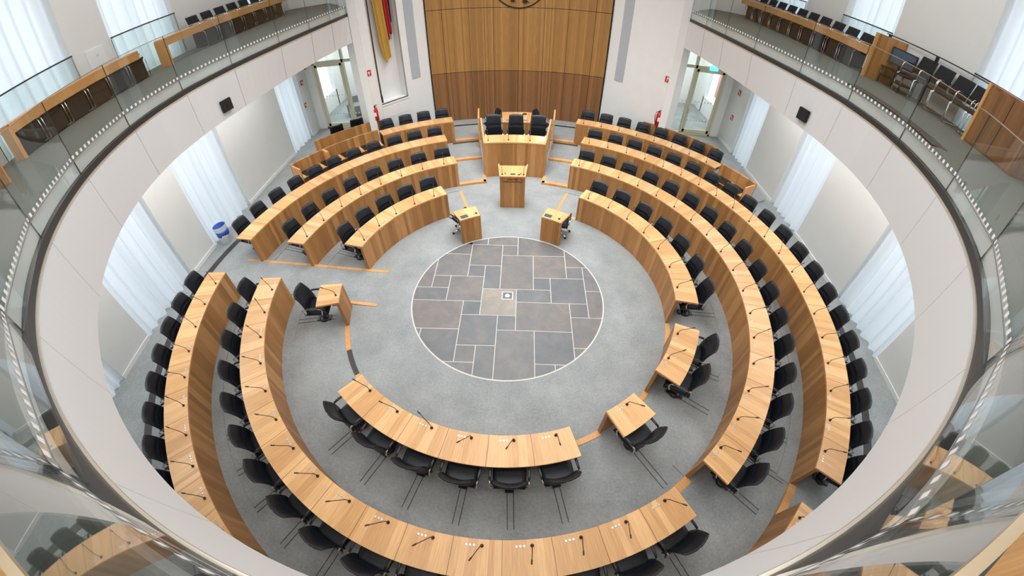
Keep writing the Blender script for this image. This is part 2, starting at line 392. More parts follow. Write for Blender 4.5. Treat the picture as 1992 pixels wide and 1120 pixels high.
# side aisle: ramp with two wooden edge strips
def rz(x): return max(.003, (-x-2.97)/(6.62-2.97)*(LV[2]+.006))
mb = MB()
ya = lambda x: .69+(x+2.97)*(.90-.69)/(-7.0+2.97); yb = lambda x: -.40+(x+2.97)*(-.23+.40)/(-5.1+2.97)
xs = [-6.62, -5.8, -5.03, -4.2, -3.6, -2.97]
for a, b in zip(xs[:-1], xs[1:]):
    mb.face([(a, yb(a), rz(a)), (b, yb(b), rz(b)), (b, ya(b), rz(b)), (a, ya(a), rz(a))])
    for f in (ya, yb): mb.face([(a, f(a), -.02), (b, f(b), -.02), (b, f(b), rz(b)), (a, f(a), rz(a))])
o = struct('floor_ramp', mb, M['carpet']); o['label'] = 'grey carpeted ramp in the left side aisle'
for f, x0, lab in ((ya, -7.05, 'far'), (yb, -5.05, 'near')):
    mb = MB(); pts = [x0, -5.8, -5.03, -4.2, -3.6, -2.97]
    pts = sorted(set([x for x in pts if x >= x0]))
    for a, b in zip(pts[:-1], pts[1:]):
        w = .04
        q = [(a, f(a)-w), (b, f(b)-w), (b, f(b)+w), (a, f(a)+w)]; z = [min(rz(v[0]), LV[2]+.004)+.008 for v in q]
        mb.face([(p[0], p[1], h) for p, h in zip(q, z)], [(p[0], p[1]) for p in q])
        for i, j in ((0, 1), (2, 3)):
            mb.face([(q[i][0], q[i][1], -.02), (q[j][0], q[j][1], -.02), (q[j][0], q[j][1], z[j]), (q[i][0], q[i][1], z[i])], [(q[i][0], 0), (q[j][0], 0), (q[j][0], .1), (q[i][0], .1)])
        if b == pts[-1]: mb.face([(b, f(b)-w, -.02), (b, f(b)+w, -.02), (b, f(b)+w, z[2]), (b, f(b)-w, z[1])])
    strip(mb, 'straight wooden strip along the %s edge of the side aisle' % lab)

# ------------------------------------------------------------------ outer walls with windows
UP = 9.6
WL = [(-5.3, -3.03), (-1.84, .29), (1.46, 3.60), (7.05, 8.7)]
WR = [(-5.3, -3.03), (-1.84, .17), (2.67, 4.43), (6.55, 7.95)]
UL = [(-5.3, -3.1), (-1.95, .30), (1.41, 3.60), (6.9, 8.6)]
UR = [(-5.3, -3.1), (-1.95, .13), (2.60, 4.53), (6.35, 8.2)]
def sidewall(name, sg, lo, up):
    mb = MB(); x = sg*8.6; T = .4
    def rows(ops, z0, z1, zo0, zo1):
        y = -9.2
        for a, b in ops+[(9.6, 9.6)]:
            if a > y: mb.box((x+sg*T/2, (y+a)/2, (z0+z1)/2), (T, a-y, z1-z0))
            if b > a:
                if zo0 > z0: mb.box((x+sg*T/2, (a+b)/2, (z0+zo0)/2), (T, b-a, zo0-z0))
                if z1 > zo1: mb.box((x+sg*T/2, (a+b)/2, (z1+zo1)/2), (T, b-a, z1-zo1))
            y = b
    rows(lo, -.05, 4.5, LV[2]-.02, 3.9)
    rows(up, 4.5, UP, GZ-.004, 8.9)
    return struct(name, mb, M['wallgrey'])
sidewall('wall_left', -1, WL, UL); sidewall('wall_right', 1, WR, UR)
wn = 1; cn = {}
def window(sg, a, b, z0, z1, label, shift):
    """glazed opening and the sheer curtain hanging in it"""
    global wn
    w = bpy.data.objects.new('window_%d' % wn, None); C.objects.link(w); w.location = (sg*8.95, (a+b)/2, z0); w['kind'] = 'structure'; wn += 1
    mb = MB(); x = sg*8.95
    for y in (a+.03, b-.03, (a+b)/2): mb.box((x, y, (z0+z1)/2), (.06, .06, z1-z0))
    for z in (z0+.03, z1-.03, z0+(z1-z0)*.7): mb.box((x, (a+b)/2, z), (.06, b-a, .06))
    mb.obj('window_frame', M['beige'], w)
    mb = MB(); mb.box((x, (a+b)/2, (z0+z1)/2), (.01, b-a, z1-z0)); mb.obj('window_pane', M['clear'], w)
    # folds
    mb = MB(); L_ = b-a-.02; nf = max(5, int(L_/.28)); n = nf*12; r = random.Random(int(a*100)+int(z0*10)+sg)
    ph = [r.uniform(.55, 1.3) for _ in range(nf+2)]
    P = []
    for k in range(n+1):
        t = k/n; f = t*nf; i = int(f); am = ph[i]*(1-(f-i))+ph[i+1]*(f-i)
        col = []
        for h in (0, .04, .35, .7, 1):
            off = .07*am*sin(2*pi*f+.8*sin(f*1.7)) + (.03*(1-h)**3)
            col.append((sg*(8.69-shift) - sg*off, a+.01+L_*t+.02*sin(f*3.1)*(1-h), z0+.015+(z1-z0-.03)*h))
        P.append(col)
    mb.grid(P)
    o = mb.obj('curtain', M['curtain']); recenter(o); tag(o, label, 'curtain', 'sheer white curtains in the windows'); return w
LO = ['beside the near wall corner', 'behind the near left desks', 'behind the white and blue bin', 'next to the left glass door']
LO2 = ['beside the near wall corner', 'behind the middle of the right outer chairs', 'behind the right technician booth', 'next to the right glass door']
UO = ['nearest on the left gallery', 'at the left picture edge of the gallery', 'between the small wall hatch and the gallery chairs', 'farthest on the left gallery']
UO2 = ['nearest on the right gallery', 'at the right picture edge of the gallery', 'behind the right gallery chairs', 'farthest on the right gallery']
for k in range(4):
    window(-1, *WL[k], LV[2], 3.9, 'white sheer ground floor curtain on the left '+LO[k], .02)
    window(1, *WR[k], LV[2], 3.9, 'white sheer ground floor curtain on the right '+LO2[k], .02)
    window(-1, *UL[k], GZ, 8.9, 'tall white upper curtain '+UO[k], .0)
    window(1, *UR[k], GZ, 8.9, 'tall white upper curtain '+UO2[k], .0)
# window parapets on the gallery
def parapet(sg, a, b, label):
    t = thing('window_parapet', label, 'glass railing', (sg*8.56, (a+b)/2, GZ), 0, 'glass parapets in front of the gallery windows')
    mb = MB(); mb.box((sg*8.56, (a+b)/2, GZ+.53), (.014, b-a-.02, 1.04)); mb.obj('glass_pane', M['parapet'], t)
    mb = MB(); mb.box((sg*8.56, (a+b)/2, GZ+1.06), (.03, b-a, .03)); mb.obj('handrail', M['groove'], t)
    for e in (a+.01, b-.01):
        mb = MB(); mb.box((sg*8.575, e, GZ+.52), (.02, .02, 1.03)); mb.obj('side_rail', M['steel'], t)
parapet(-1, *UL[1], 'glass parapet with dark rail at the left picture edge of the gallery'); parapet(-1, *UL[2], 'glass parapet with dark rail between wall hatch and left gallery chairs')
parapet(1, *UR[1], 'glass parapet with dark rail at the right picture edge of the gallery'); parapet(1, *UR[2], 'glass parapet with dark rail behind right gallery chairs')
parapet(-1, *UL[3], 'glass parapet at the farthest left gallery window'); parapet(1, *UR[3], 'glass parapet at the farthest right gallery window')
parapet(-1, *UL[0], 'glass parapet at the nearest left gallery window'); parapet(1, *UR[0], 'glass parapet at the nearest right gallery window')
# baseboards between the windows
bn = {'left': -1, 'right': 1}
for nm, sg in bn.items():
    mb = MB(); ops = WL if sg < 0 else WR; y = -9.2
    for a, b in ops+[(9.2, 9.2)]:
        if a > y: mb.box((sg*8.592, (y+a)/2, LV[2]+.05), (.03, a-y, .1))
        y = b
    struct('baseboard_'+nm, mb, M['white'])
# near wall and ceiling
mb = MB(); mb.box((0, -9.3, UP/2), (18, .3, UP+.2)); struct('wall_near', mb, M['wallgrey'])
mb = MB(); mb.box((0, .2, UP+.1), (18.2, 19.6, .2)); struct('ceiling', mb, M['white'])

# diagonal white walls and curved oak wall
AL, BL, AR, BR = Vector((-5.3, 7.23)), Vector((-3.37, 9.52)), Vector((5.33, 7.26)), Vector((3.36, 9.52))
class Diag:
    def __init__(s, A, B):
        s.A = A; s.d = (B-A).normalized(); n = Vector((-s.d.y, s.d.x)); s.n = n if n.dot(-A) > 0 else -n; s.L = (B-A).length
    def at(s, u, off=0, z=None):
        p = s.A+s.d*u+s.n*off
        return (p.x, p.y) if z is None else Vector((p.x, p.y, z))
    def slab(s, mb, u0, u1, z0, z1, o0, o1, mi=0):
        mb.prism([s.at(u0, o0), s.at(u1, o0), s.at(u1, o1), s.at(u0, o1)], z0, z1, mi)
DL, DR = Diag(AL, BL), Diag(AR, BR)
NU0, NU1, NZ0, NZ1 = .64, 1.82, 1.62, 8.2
mb = MB(); T = -.5
DL.slab(mb, 0, NU0, 0, UP, T, 0); DL.slab(mb, NU1, DL.L, 0, UP, T, 0); DL.slab(mb, NU0, NU1, 0, NZ0, T, 0); DL.slab(mb, NU0, NU1, NZ1, UP, T, 0)
DL.slab(mb, NU0-.02, NU1+.02, NZ0-.05, NZ1, T, T+.06)
mb.wallseg((-5.3, 7.23), (-6.05, 9.6), 0, UP, -.25)
struct('wall_back_left', mb, M['white'])
mb = MB(); DR.slab(mb, 0, DR.L, 0, UP, T, 0); mb.wallseg((5.33, 7.26), (6.05, 9.6), 0, UP, .25)
struct('wall_back_right', mb, M['white'])
mb = MB(); DL.slab(mb, NU0-.03, NU1+.03, NZ0-.07, NZ0, -.1, .02); DL.slab(mb, NU0-.03, NU1+.03, 1.08, NZ0-.13, -.01, .008)
DL.slab(mb, NU0-.02, NU0, NZ0, NZ1, -.1, .012); DL.slab(mb, NU1, NU1+.02, NZ0, NZ1, -.1, .012)
o = struct('trim_2' if False else 'trim_60', mb, M['white']); o['label'] = 'white niche sill and frame around the flag'
for D, u, lab, nm in ((DL, 2.10, 'left', 61), (DR, 2.15, 'right', 62)):
    mb = MB(); D.slab(mb, u, u+.39, 2.2, 8.6, 0, .02)
    o = struct('trim_%d' % nm, mb, M['stripe']); o['label'] = 'grey vertical strip on the white wall %s of the oak wall' % lab
mb = MB(); seams = [-19.4, -16.1, -10.5, -5.4, 0, 5.4, 10.4, 16.0, 19.2]
mb.arc(10.07, 10.4, -19.6, 19.4, 0, UP, 40, 2)
for a, b in zip(seams[:-1], seams[1:]):
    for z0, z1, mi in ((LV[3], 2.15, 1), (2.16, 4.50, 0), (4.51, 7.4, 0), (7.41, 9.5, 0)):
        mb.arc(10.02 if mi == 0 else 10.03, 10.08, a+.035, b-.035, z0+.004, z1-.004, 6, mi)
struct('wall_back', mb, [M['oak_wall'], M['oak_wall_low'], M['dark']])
# round emblem panel (only its lower rim reaches into the picture)
t = thing('emblem', 'round wooden emblem disc with black claws at the top of the oak wall', 'emblem', tuple(pol(10.0, 0, 4.46)))
def onwall(x, z, R): return pol(R, degrees(x/10.02), z)
mb = MB(); P = []
for r in (.98, 1.03):
    P.append([onwall(r*sin(2*pi*k/64), 5.485-r*cos(2*pi*k/64), 10.005) for k in range(64)])
mb.grid(P, close_v=True, smooth=False, mi=0); mb.obj('rim', M['dark'], t)
mb = MB(); rings = [[onwall(r*sin(2*pi*k/64), 5.485-r*cos(2*pi*k/64), 10.0) for k in range(64)] for r in (.98, .6, .02)]
mb.grid(rings, close_v=True, smooth=False, uvf=lambda a, c: (sin(c*2*pi/64)*(.98, .6, .02)[min(a, 2)], cos(c*2*pi/64)*(.98, .6, .02)[min(a, 2)])); mb.obj('disc', M['oak_wall'], t)
for cx, s_ in ((-.22, .8), (.24, 1.15)):
    mb = MB()
    for k, (ang, ln) in enumerate(((-58, .17), (-25, .20), (5, .19), (38, .17), (150, .28))):
        a = radians(ang); p = [onwall(cx, 4.80, 9.985), onwall(cx+sin(a)*ln*.6*s_, 4.80-cos(a)*ln*.55*s_, 9.98), onwall(cx+sin(a)*ln*s_+.02, 4.80-cos(a)*ln*.8*s_, 9.99)]
        mb.tube(p, [.045*s_, .032*s_, .008], 8, flat=.5)
    mb.obj('claw', M['plastic'], t)

# flag in the niche
t = thing('flag_pole', 'dark flag pole standing in the white wall niche', 'flag pole', DL.at(.82, -.25, NZ0))
mb = MB(); mb.tube([DL.at(.80, -.22, NZ0), DL.at(.90, -.3, 5.8), DL.at(.92, -.3, 7.6)], [.028, .024, .02], 10); mb.obj('pole', M['pole'], t)
mb = MB(); mb.lathe([(.045, 0), (.045, .25), (.03, .27)], DL.at(.80, -.22, NZ0)); mb.obj('holder', M['plastic'], t)
t = thing('flag', 'black, red and gold flag hanging in folds in the wall niche', 'flag', DL.at(1.25, -.25, 2.95))
def stripe(nm, u_top, u_bot, z_top, z_bot, m, seed):
    mb = MB(); r = random.Random(seed); P = []; n = 26
    for k in range(n+1):
        s_ = k/n; row = []
        for j in range(15):
            h = j/14; z = z_bot(s_)+(z_top-z_bot(s_))*h
            u = (u_bot[0]+(u_bot[1]-u_bot[0])*s_)*(1-h)+(u_top[0]+(u_top[1]-u_top[0])*s_)*h
            row.append(DL.at(u+.012*sin(9*h+seed), -.24+.045*sin(s_*13+seed+h*2.5), z))
        P.append(row)
    Q = [[Vector(p)+Vector((DL.n.x, DL.n.y, 0))*-.006 for p in row] for row in P]
    mb.grid(P); mb.grid(Q); mb.obj(nm, m, t)
zg = lambda s_: 2.98+.75*max(0, .42-s_)**1.0*2.2+.35*max(0, s_-.55)
stripe('gold_stripe', (.98, 1.40), (1.08, 1.47), 7.2, zg, M['flaggold'], 1)
stripe('red_stripe', (1.38, 1.68), (1.42, 1.66), 7.2, lambda s_: 3.55+.5*s_, M['flagred'], 2)
stripe('black_stripe', (1.66, 1.78), (1.62, 1.70), 7.2, lambda s_: 3.7+.8*s_, M['flagblack'], 3)

# ------------------------------------------------------------------ glass doors and lobby behind
def door(sg, idx):
    y = 9.45; d = bpy.data.objects.new('door_%d' % idx, None); C.objects.link(d); d.location = (sg*7.2, y, LV[2]); d['kind'] = 'structure'
    d['label'] = 'glass door with beige frame and side light, %s of the oak wall' % ('left' if sg < 0 else 'right')
    f = MB(); x0, x1, xm = 6.1, 8.2, 6.86
    zt = 2.95
    for x, w in ((x1-.04, .10), (xm, .09), (x0+.02, .05)): f.box((sg*x, y, 2.05), (w, .12, 3.85))
    for z, h in ((zt, .12), (3.92, .1), (LV[2]+.04, .08)): f.box((sg*(x0+x1)/2, y, z), (x1-x0, .12, h))
    f.obj('door_frame', M['beige'], d)
    l = MB(); a, b = xm+.06, x1-.10
    for x in (a+.045, b-.045): l.box((sg*x, y-.02, 1.5), (.09, .06, 2.72))
    for z in (LV[2]+.16, 2.83): l.box((sg*(a+b)/2, y-.02, z), (b-a, .06, .13))
    lf = l.obj('door_leaf', M['beige'], d)
    g = MB(); g.box((sg*(a+b)/2, y-.02, 1.5), (b-a-.16, .012, 2.6)); g.obj('leaf_glass', M['clear'], lf)
    h = MB(); h.tube([(sg*(a+.045), y-.08, 1.15), (sg*(a+.045), y-.12, 1.15), (sg*(a+.16), y-.12, 1.15)], .012); h.box((sg*(a+.045), y-.055, 1.12), (.05, .01, .2)); h.obj('door_handle', M['steel'], lf)
    g = MB()
    g.box((sg*(x0+xm)/2, y, 1.5), (xm-x0, .012, 2.8)); g.box((sg*(x0+x1)/2, y, 3.45), (x1-x0, .012, .9)); g.obj('side_glass', M['clear'], d)
    k = MB()
    for z in (.75, 1.55):
        for i in range(14): k.box((sg*(x0+.1+i*.14), y-.012, z), (.05, .004, .05))
    k.obj('glass_marking', M['signwhite'], d)
door(-1, 1); door(1, 2)
for sg, nm in ((-1, 'left'), (1, 'right')):
    mb = MB()   # lobby shell
    mb.box((sg*6.9, 13.6, 2), (5.0, .2, 4.2)); mb.box((sg*9.05, 10.0, 2), (.2, 1.0, 4.2)); mb.box((sg*9.05, 13.1, 2), (.2, 1.2, 4.2)); mb.box((sg*9.05, 11.5, .45), (.2, 2.2, .9))
    mb.box((sg*4.9, 11.6, 2), (.2, 4.2, 4.2)); mb.box((sg*7.0, 11.6, 4.15), (4.3, 4.3, .2)); mb.box((sg*8.65, 9.55, 2), (.9, .2, 4.2))
    struct('wall_lobby_'+nm, mb, M['white'])
    mb = MB(); mb.box((sg*7.0, 11.65, LV[2]+.003), (4.2, 4.2, .01)); struct('floor_lobby_'+nm, mb, M['lobbytile'])
    mb = MB(); mb.box((sg*7.0, 9.6, 6.8), (3.6, .25, 5.6)); struct('wall_upper_'+nm, mb, M['white'])
def armchair(x, y, rz, label):
    t = thing('armchair', label, 'armchair', (x, y, LV[2]+.008), rz, 'grey lobby armchairs')
    def P(nm, c, d):
        mb = MB(); b = .04
        mb.prism([(c[0]-d[0]/2+b, c[1]-d[1]/2), (c[0]+d[0]/2-b, c[1]-d[1]/2), (c[0]+d[0]/2, c[1]-d[1]/2+b), (c[0]+d[0]/2, c[1]+d[1]/2-b), (c[0]+d[0]/2-b, c[1]+d[1]/2), (c[0]-d[0]/2+b, c[1]+d[1]/2), (c[0]-d[0]/2, c[1]+d[1]/2-b), (c[0]-d[0]/2, c[1]-d[1]/2+b)], c[2]-d[2]/2, c[2]+d[2]/2)
        o = link(nm, mb.mesh(nm, [M['armgrey']])); o.parent = t; return o
    P('seat', (0, -.04, .27), (.62, .66, .40)); P('backrest', (0, .33, .42), (.86, .14, .70)); P('armrest', (-.37, -.03, .33), (.13, .66, .52)); P('armrest', (.37, -.03, .33), (.13, .66, .52))
armchair(-7.35, 11.0, .35, 'grey armchair in the lobby behind the left glass door, nearer one'); armchair(-6.75, 12.1, .1, 'grey armchair in the lobby behind the left glass door, farther one')
t = thing('side_table', 'white lobby table behind the right glass door', 'table', (6.35, 12.2, LV[2]+.008))
mb = MB(); mb.box((6.35, 12.2, .98), (.5, .6, .05)); mb.obj('tabletop', M['white'], t); mb = MB(); mb.box((6.35, 12.2, .55), (.4, .5, .82)); mb.obj('base', M['armgrey'], t)
mb = MB(); mb.lathe([(.10, 0), (.13, .02), (.15, .10), (.14, .10), (.11, .03), (.001, .03)], (6.35, 12.15, 1.005)); o = mb.obj('bowl', M['signgreen']); recenter(o); tag(o, 'green bowl on the white lobby table behind the right door', 'bowl')
mb = MB(); mb.box((8.93, 11.2, 2.2), (.015, .5, 1.9)); o = mb.obj('banner', M['pink']); recenter(o); tag(o, 'pink vertical banner in the lobby behind the right glass door', 'banner')
mb = MB(); mb.box((5.75, 9.75, .95), (.06, .5, 1.6)); o = mb.obj('folding_screen', M['grey']); recenter(o); tag(o, 'dark grey upright board in the lobby beside the right white wall', 'board')

# ------------------------------------------------------------------ gallery: fascia, deck, soffit, balustrade
def mk_path(pts, Rc):
    pts = [Vector(p) for p in pts]
    def R(az):
        s = abs(az)
        u = Vector((sin(radians(s)), cos(radians(s))))
        for a, b in zip(pts[:-1], pts[1:]):
            az0, az1 = degrees(atan2(a.x, a.y)), degrees(atan2(b.x, b.y))
            if az0-1e-6 <= s <= az1+1e-6:
                e = b-a; den = u.x*e.y-u.y*e.x
                return (a.x*e.y-a.y*e.x)/den
        return Rc
    return R
def endp(R, az): return (R*sin(radians(az)), R*cos(radians(az)))
RIM = mk_path([(5.33, 7.26), (5.45, 6.2), (5.53, 5.0), (5.58, 4.0), (5.63, 3.0), (5.66, 2.2), (5.70, 1.4), endp(5.80, 86), endp(5.80, 95)], 5.80)
TOP = mk_path([(5.33, 7.26), (5.34, 6.4), (5.37, 5.2), (5.42, 4.1), (5.48, 3.1), (5.58, 2.2), (5.69, 1.4), endp(5.83, 86), endp(5.83, 95)], 5.83)
A0 = 36.3
SEAM = [A0, 41.6, 48.4, 58.8, 73.7, 87.1, 101.6, 116.3, 131.2, 147.1, 164.8]
SEAM = SEAM[:10] + [164.0, 180, 196.0] + [360-a for a in SEAM[:10][::-1]]          # azimuth runs from the right end, round the near side, to the left end
def norm(a): return a if a <= 180 else a-360
bal = bpy.data.objects.new('balcony', None); C.objects.link(bal); bal.location = (0, -5.9, SOF); bal['kind'] = 'structure'
bal['label'] = 'white curved balcony running round the chamber'
def band(mb, R0f, R1f, z0, z1, a0, a1, n=None, mi=0, slope=None):
    """curved slab following the balcony edge: inner radius R0f, outer R1f (functions of azimuth); slope: inner radius at the bottom"""
    n = n or max(2, int((a1-a0)/1.5)); P = []
    for i in range(n+1):
        a = a0+(a1-a0)*i/n; q = norm(a)
        rb = slope(q) if slope else R0f(q)
        P.append([pol(rb, q, z0), pol(R0f(q), q, z1), pol(R1f(q), q, z1), pol(R1f(q), q, z0)])
    mb.grid(P, close_v=True, mi=mi, smooth=False, uvf=lambda a, c: (a*.15, (0, 1, 1.1, 0, 0)[c]))
    mb.face(P[0], mi=mi); mb.face(P[-1][::-1], mi=mi)
for i, (a, b) in enumerate(zip(SEAM[:-1], SEAM[1:])):
    mb = MB(); g = .045
    band(mb, TOP, lambda q: max(TOP(q), RIM(q))+.045, SOF, 4.80, a+g, b-g, slope=RIM)
    mb.obj('fascia_panel', M['pinkwhite'], bal)
mb = MB(); band(mb, lambda q: max(TOP(q), RIM(q))+.05, lambda q: max(TOP(q), RIM(q))+.06, SOF+.03, 4.79, A0, 360-A0, 200); mb.obj('fascia_backing', M['dark'], bal)
mb = MB(); band(mb, lambda q: TOP(q)-.006, lambda q: TOP(q)+.014, 4.79, 4.812, A0, 360-A0, 200); mb.obj('fascia_edge', M['cream'], bal)
mb = MB(); band(mb, lambda q: TOP(q)+.010, lambda q: TOP(q)+.3, 4.79, 4.895, A0, 360-A0, 200); mb.obj('channel', M['groove'], bal)
mb = MB(); band(mb, lambda q: TOP(q)+.075, lambda q: TOP(q)+.3, 4.90, 5.085, A0, 360-A0, 200); mb.obj('upstand', M['pinkwhite'], bal)
def outer(az):
    u = (sin(radians(az)), cos(radians(az))); ts = []
    if abs(u[0]) > 1e-6: ts.append(8.62/abs(u[0]))
    if u[1] > 1e-6: ts.append(9.5/u[1])
    if u[1] < -1e-6: ts.append(9.2/-u[1])
    return min(ts)
mb = MB(); P = []
for i in range(241):
    a = A0+(360-2*A0)*i/240; q = norm(a); P.append([pol(TOP(q)+.3, q, GZ), pol(outer(q), q, GZ)])
mb.grid(P, smooth=False)
P = [[pol(TOP(norm(A0+(360-2*A0)*i/240))+.075, norm(A0+(360-2*A0)*i/240), 5.085), pol(TOP(norm(A0+(360-2*A0)*i/240))+.3, norm(A0+(360-2*A0)*i/240), GZ)] for i in range(241)]
mb.grid(P, smooth=False); mb.obj('gallery_floor', M['galfloor'], bal)
mb = MB(); P = []
for i in range(241):
    a = A0+(360-2*A0)*i/240; q = norm(a); P.append([pol(RIM(q)+.01, q, SOF+.012), pol(outer(q), q, SOF+.012)])
mb.grid(P, smooth=False); mb.obj('soffit', M['soffit'], bal)
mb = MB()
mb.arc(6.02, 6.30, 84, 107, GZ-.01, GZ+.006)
mb.obj('reflection_band', M['groove'], bal)  # dark strip laid on the floor in place of a glass reflection
# recessed black boxes in the fascia
for sg, lab in ((-1, 'left'), (1, 'right')):
    t = thing('fascia_box', 'small black recessed box in the white balcony fascia on the %s' % lab, 'wall box', tuple(pol(5.80, sg*79.4, 4.12)))
    mb = MB(); mb.arc(5.745, 5.80, sg*78.1, sg*80.7, 4.125, 4.36); mb.obj('housing', M['dark'], t)
    mb = MB(); mb.arc(5.738, 5.75, sg*(78.2 if sg < 0 else 79.5), sg*(79.4 if sg < 0 else 80.6), 4.15, 4.335); mb.obj('grille', M['plastic'], t)
t = thing('glass_balustrade', 'curved frameless glass balustrade along the balcony edge', 'balustrade', (0, -5.9, 4.82))
GO = lambda a: TOP(norm(a))+(.055 if 74 < a < 286 else .02)
def GL(a):
    """radius of the flat pane that covers azimuth a (0..360)"""
    for s0, s1 in zip(SEAM[:-1], SEAM[1:]):
        if s0 <= a <= s1+1e-6:
            p, q = pol(GO(s0), s0), pol(GO(s1), s1); u = pol(1, a); e_ = q-p
            return (p.x*e_.y-p.y*e_.x)/(u.x*e_.y-u.y*e_.x)
    return TOP(norm(a))
for i, (a, b) in enumerate(zip(SEAM[:-1], SEAM[1:])):
    mb = MB(); p, q = pol(GO(a), a), pol(GO(b), b); d = (q-p).normalized(); p = p+d*.003; q = q-d*.003
    n_ = Vector((d.y, -d.x, 0)); n_ = n_ if n_.dot(p) > 0 else -n_
    mb.prism([(p.x, p.y), (q.x, q.y), (q.x+n_.x*.012, q.y+n_.y*.012), (p.x+n_.x*.012, p.y+n_.y*.012)], 4.896, 5.915)
    pane = mb.obj('glass_pane', M['glass'], t)
    mb = MB(); p2_, q2_ = p-n_*.004, q-n_*.004
    mb.prism([(p2_.x, p2_.y), (q2_.x, q2_.y), (q2_.x+n_.x*.02, q2_.y+n_.y*.02), (p2_.x+n_.x*.02, p2_.y+n_.y*.02)], 5.915, 5.925); mb.obj('edge_cap', M['bronze'], pane)
    if i:
        r_ = GO(a); mb = MB(); mb.arc(r_+.001, r_+.012, norm(a)-degrees(.004/r_), norm(a)+degrees(.004/r_), 4.80, 5.915, 1); mb.obj('joint', M['groove'], pane)
mb = MB(); a = A0+.3
while a < 360-A0-.3:
    r = GL(a); w = degrees(.045/r)
    q0, q1 = pol(GL(a)-.003, a), pol(GL(min(a+w, 360-A0))-.003, a+w)
    mb.face([(q0.x, q0.y, 5.11), (q1.x, q1.y, 5.11), (q1.x, q1.y, 5.155), (q0.x, q0.y, 5.155)])
    a += degrees(.105/r)
fd = mb.obj('frit_dots', M['signwhite'], t); fd['kind'] = 'stuff'
mb = MB(); band(mb, lambda q: GL(q % 360)-.004, lambda q: GL(q % 360)-.002, 5.088, 5.098, A0, 360-A0, 300); mb.obj('frit_line', M['grey'], t)

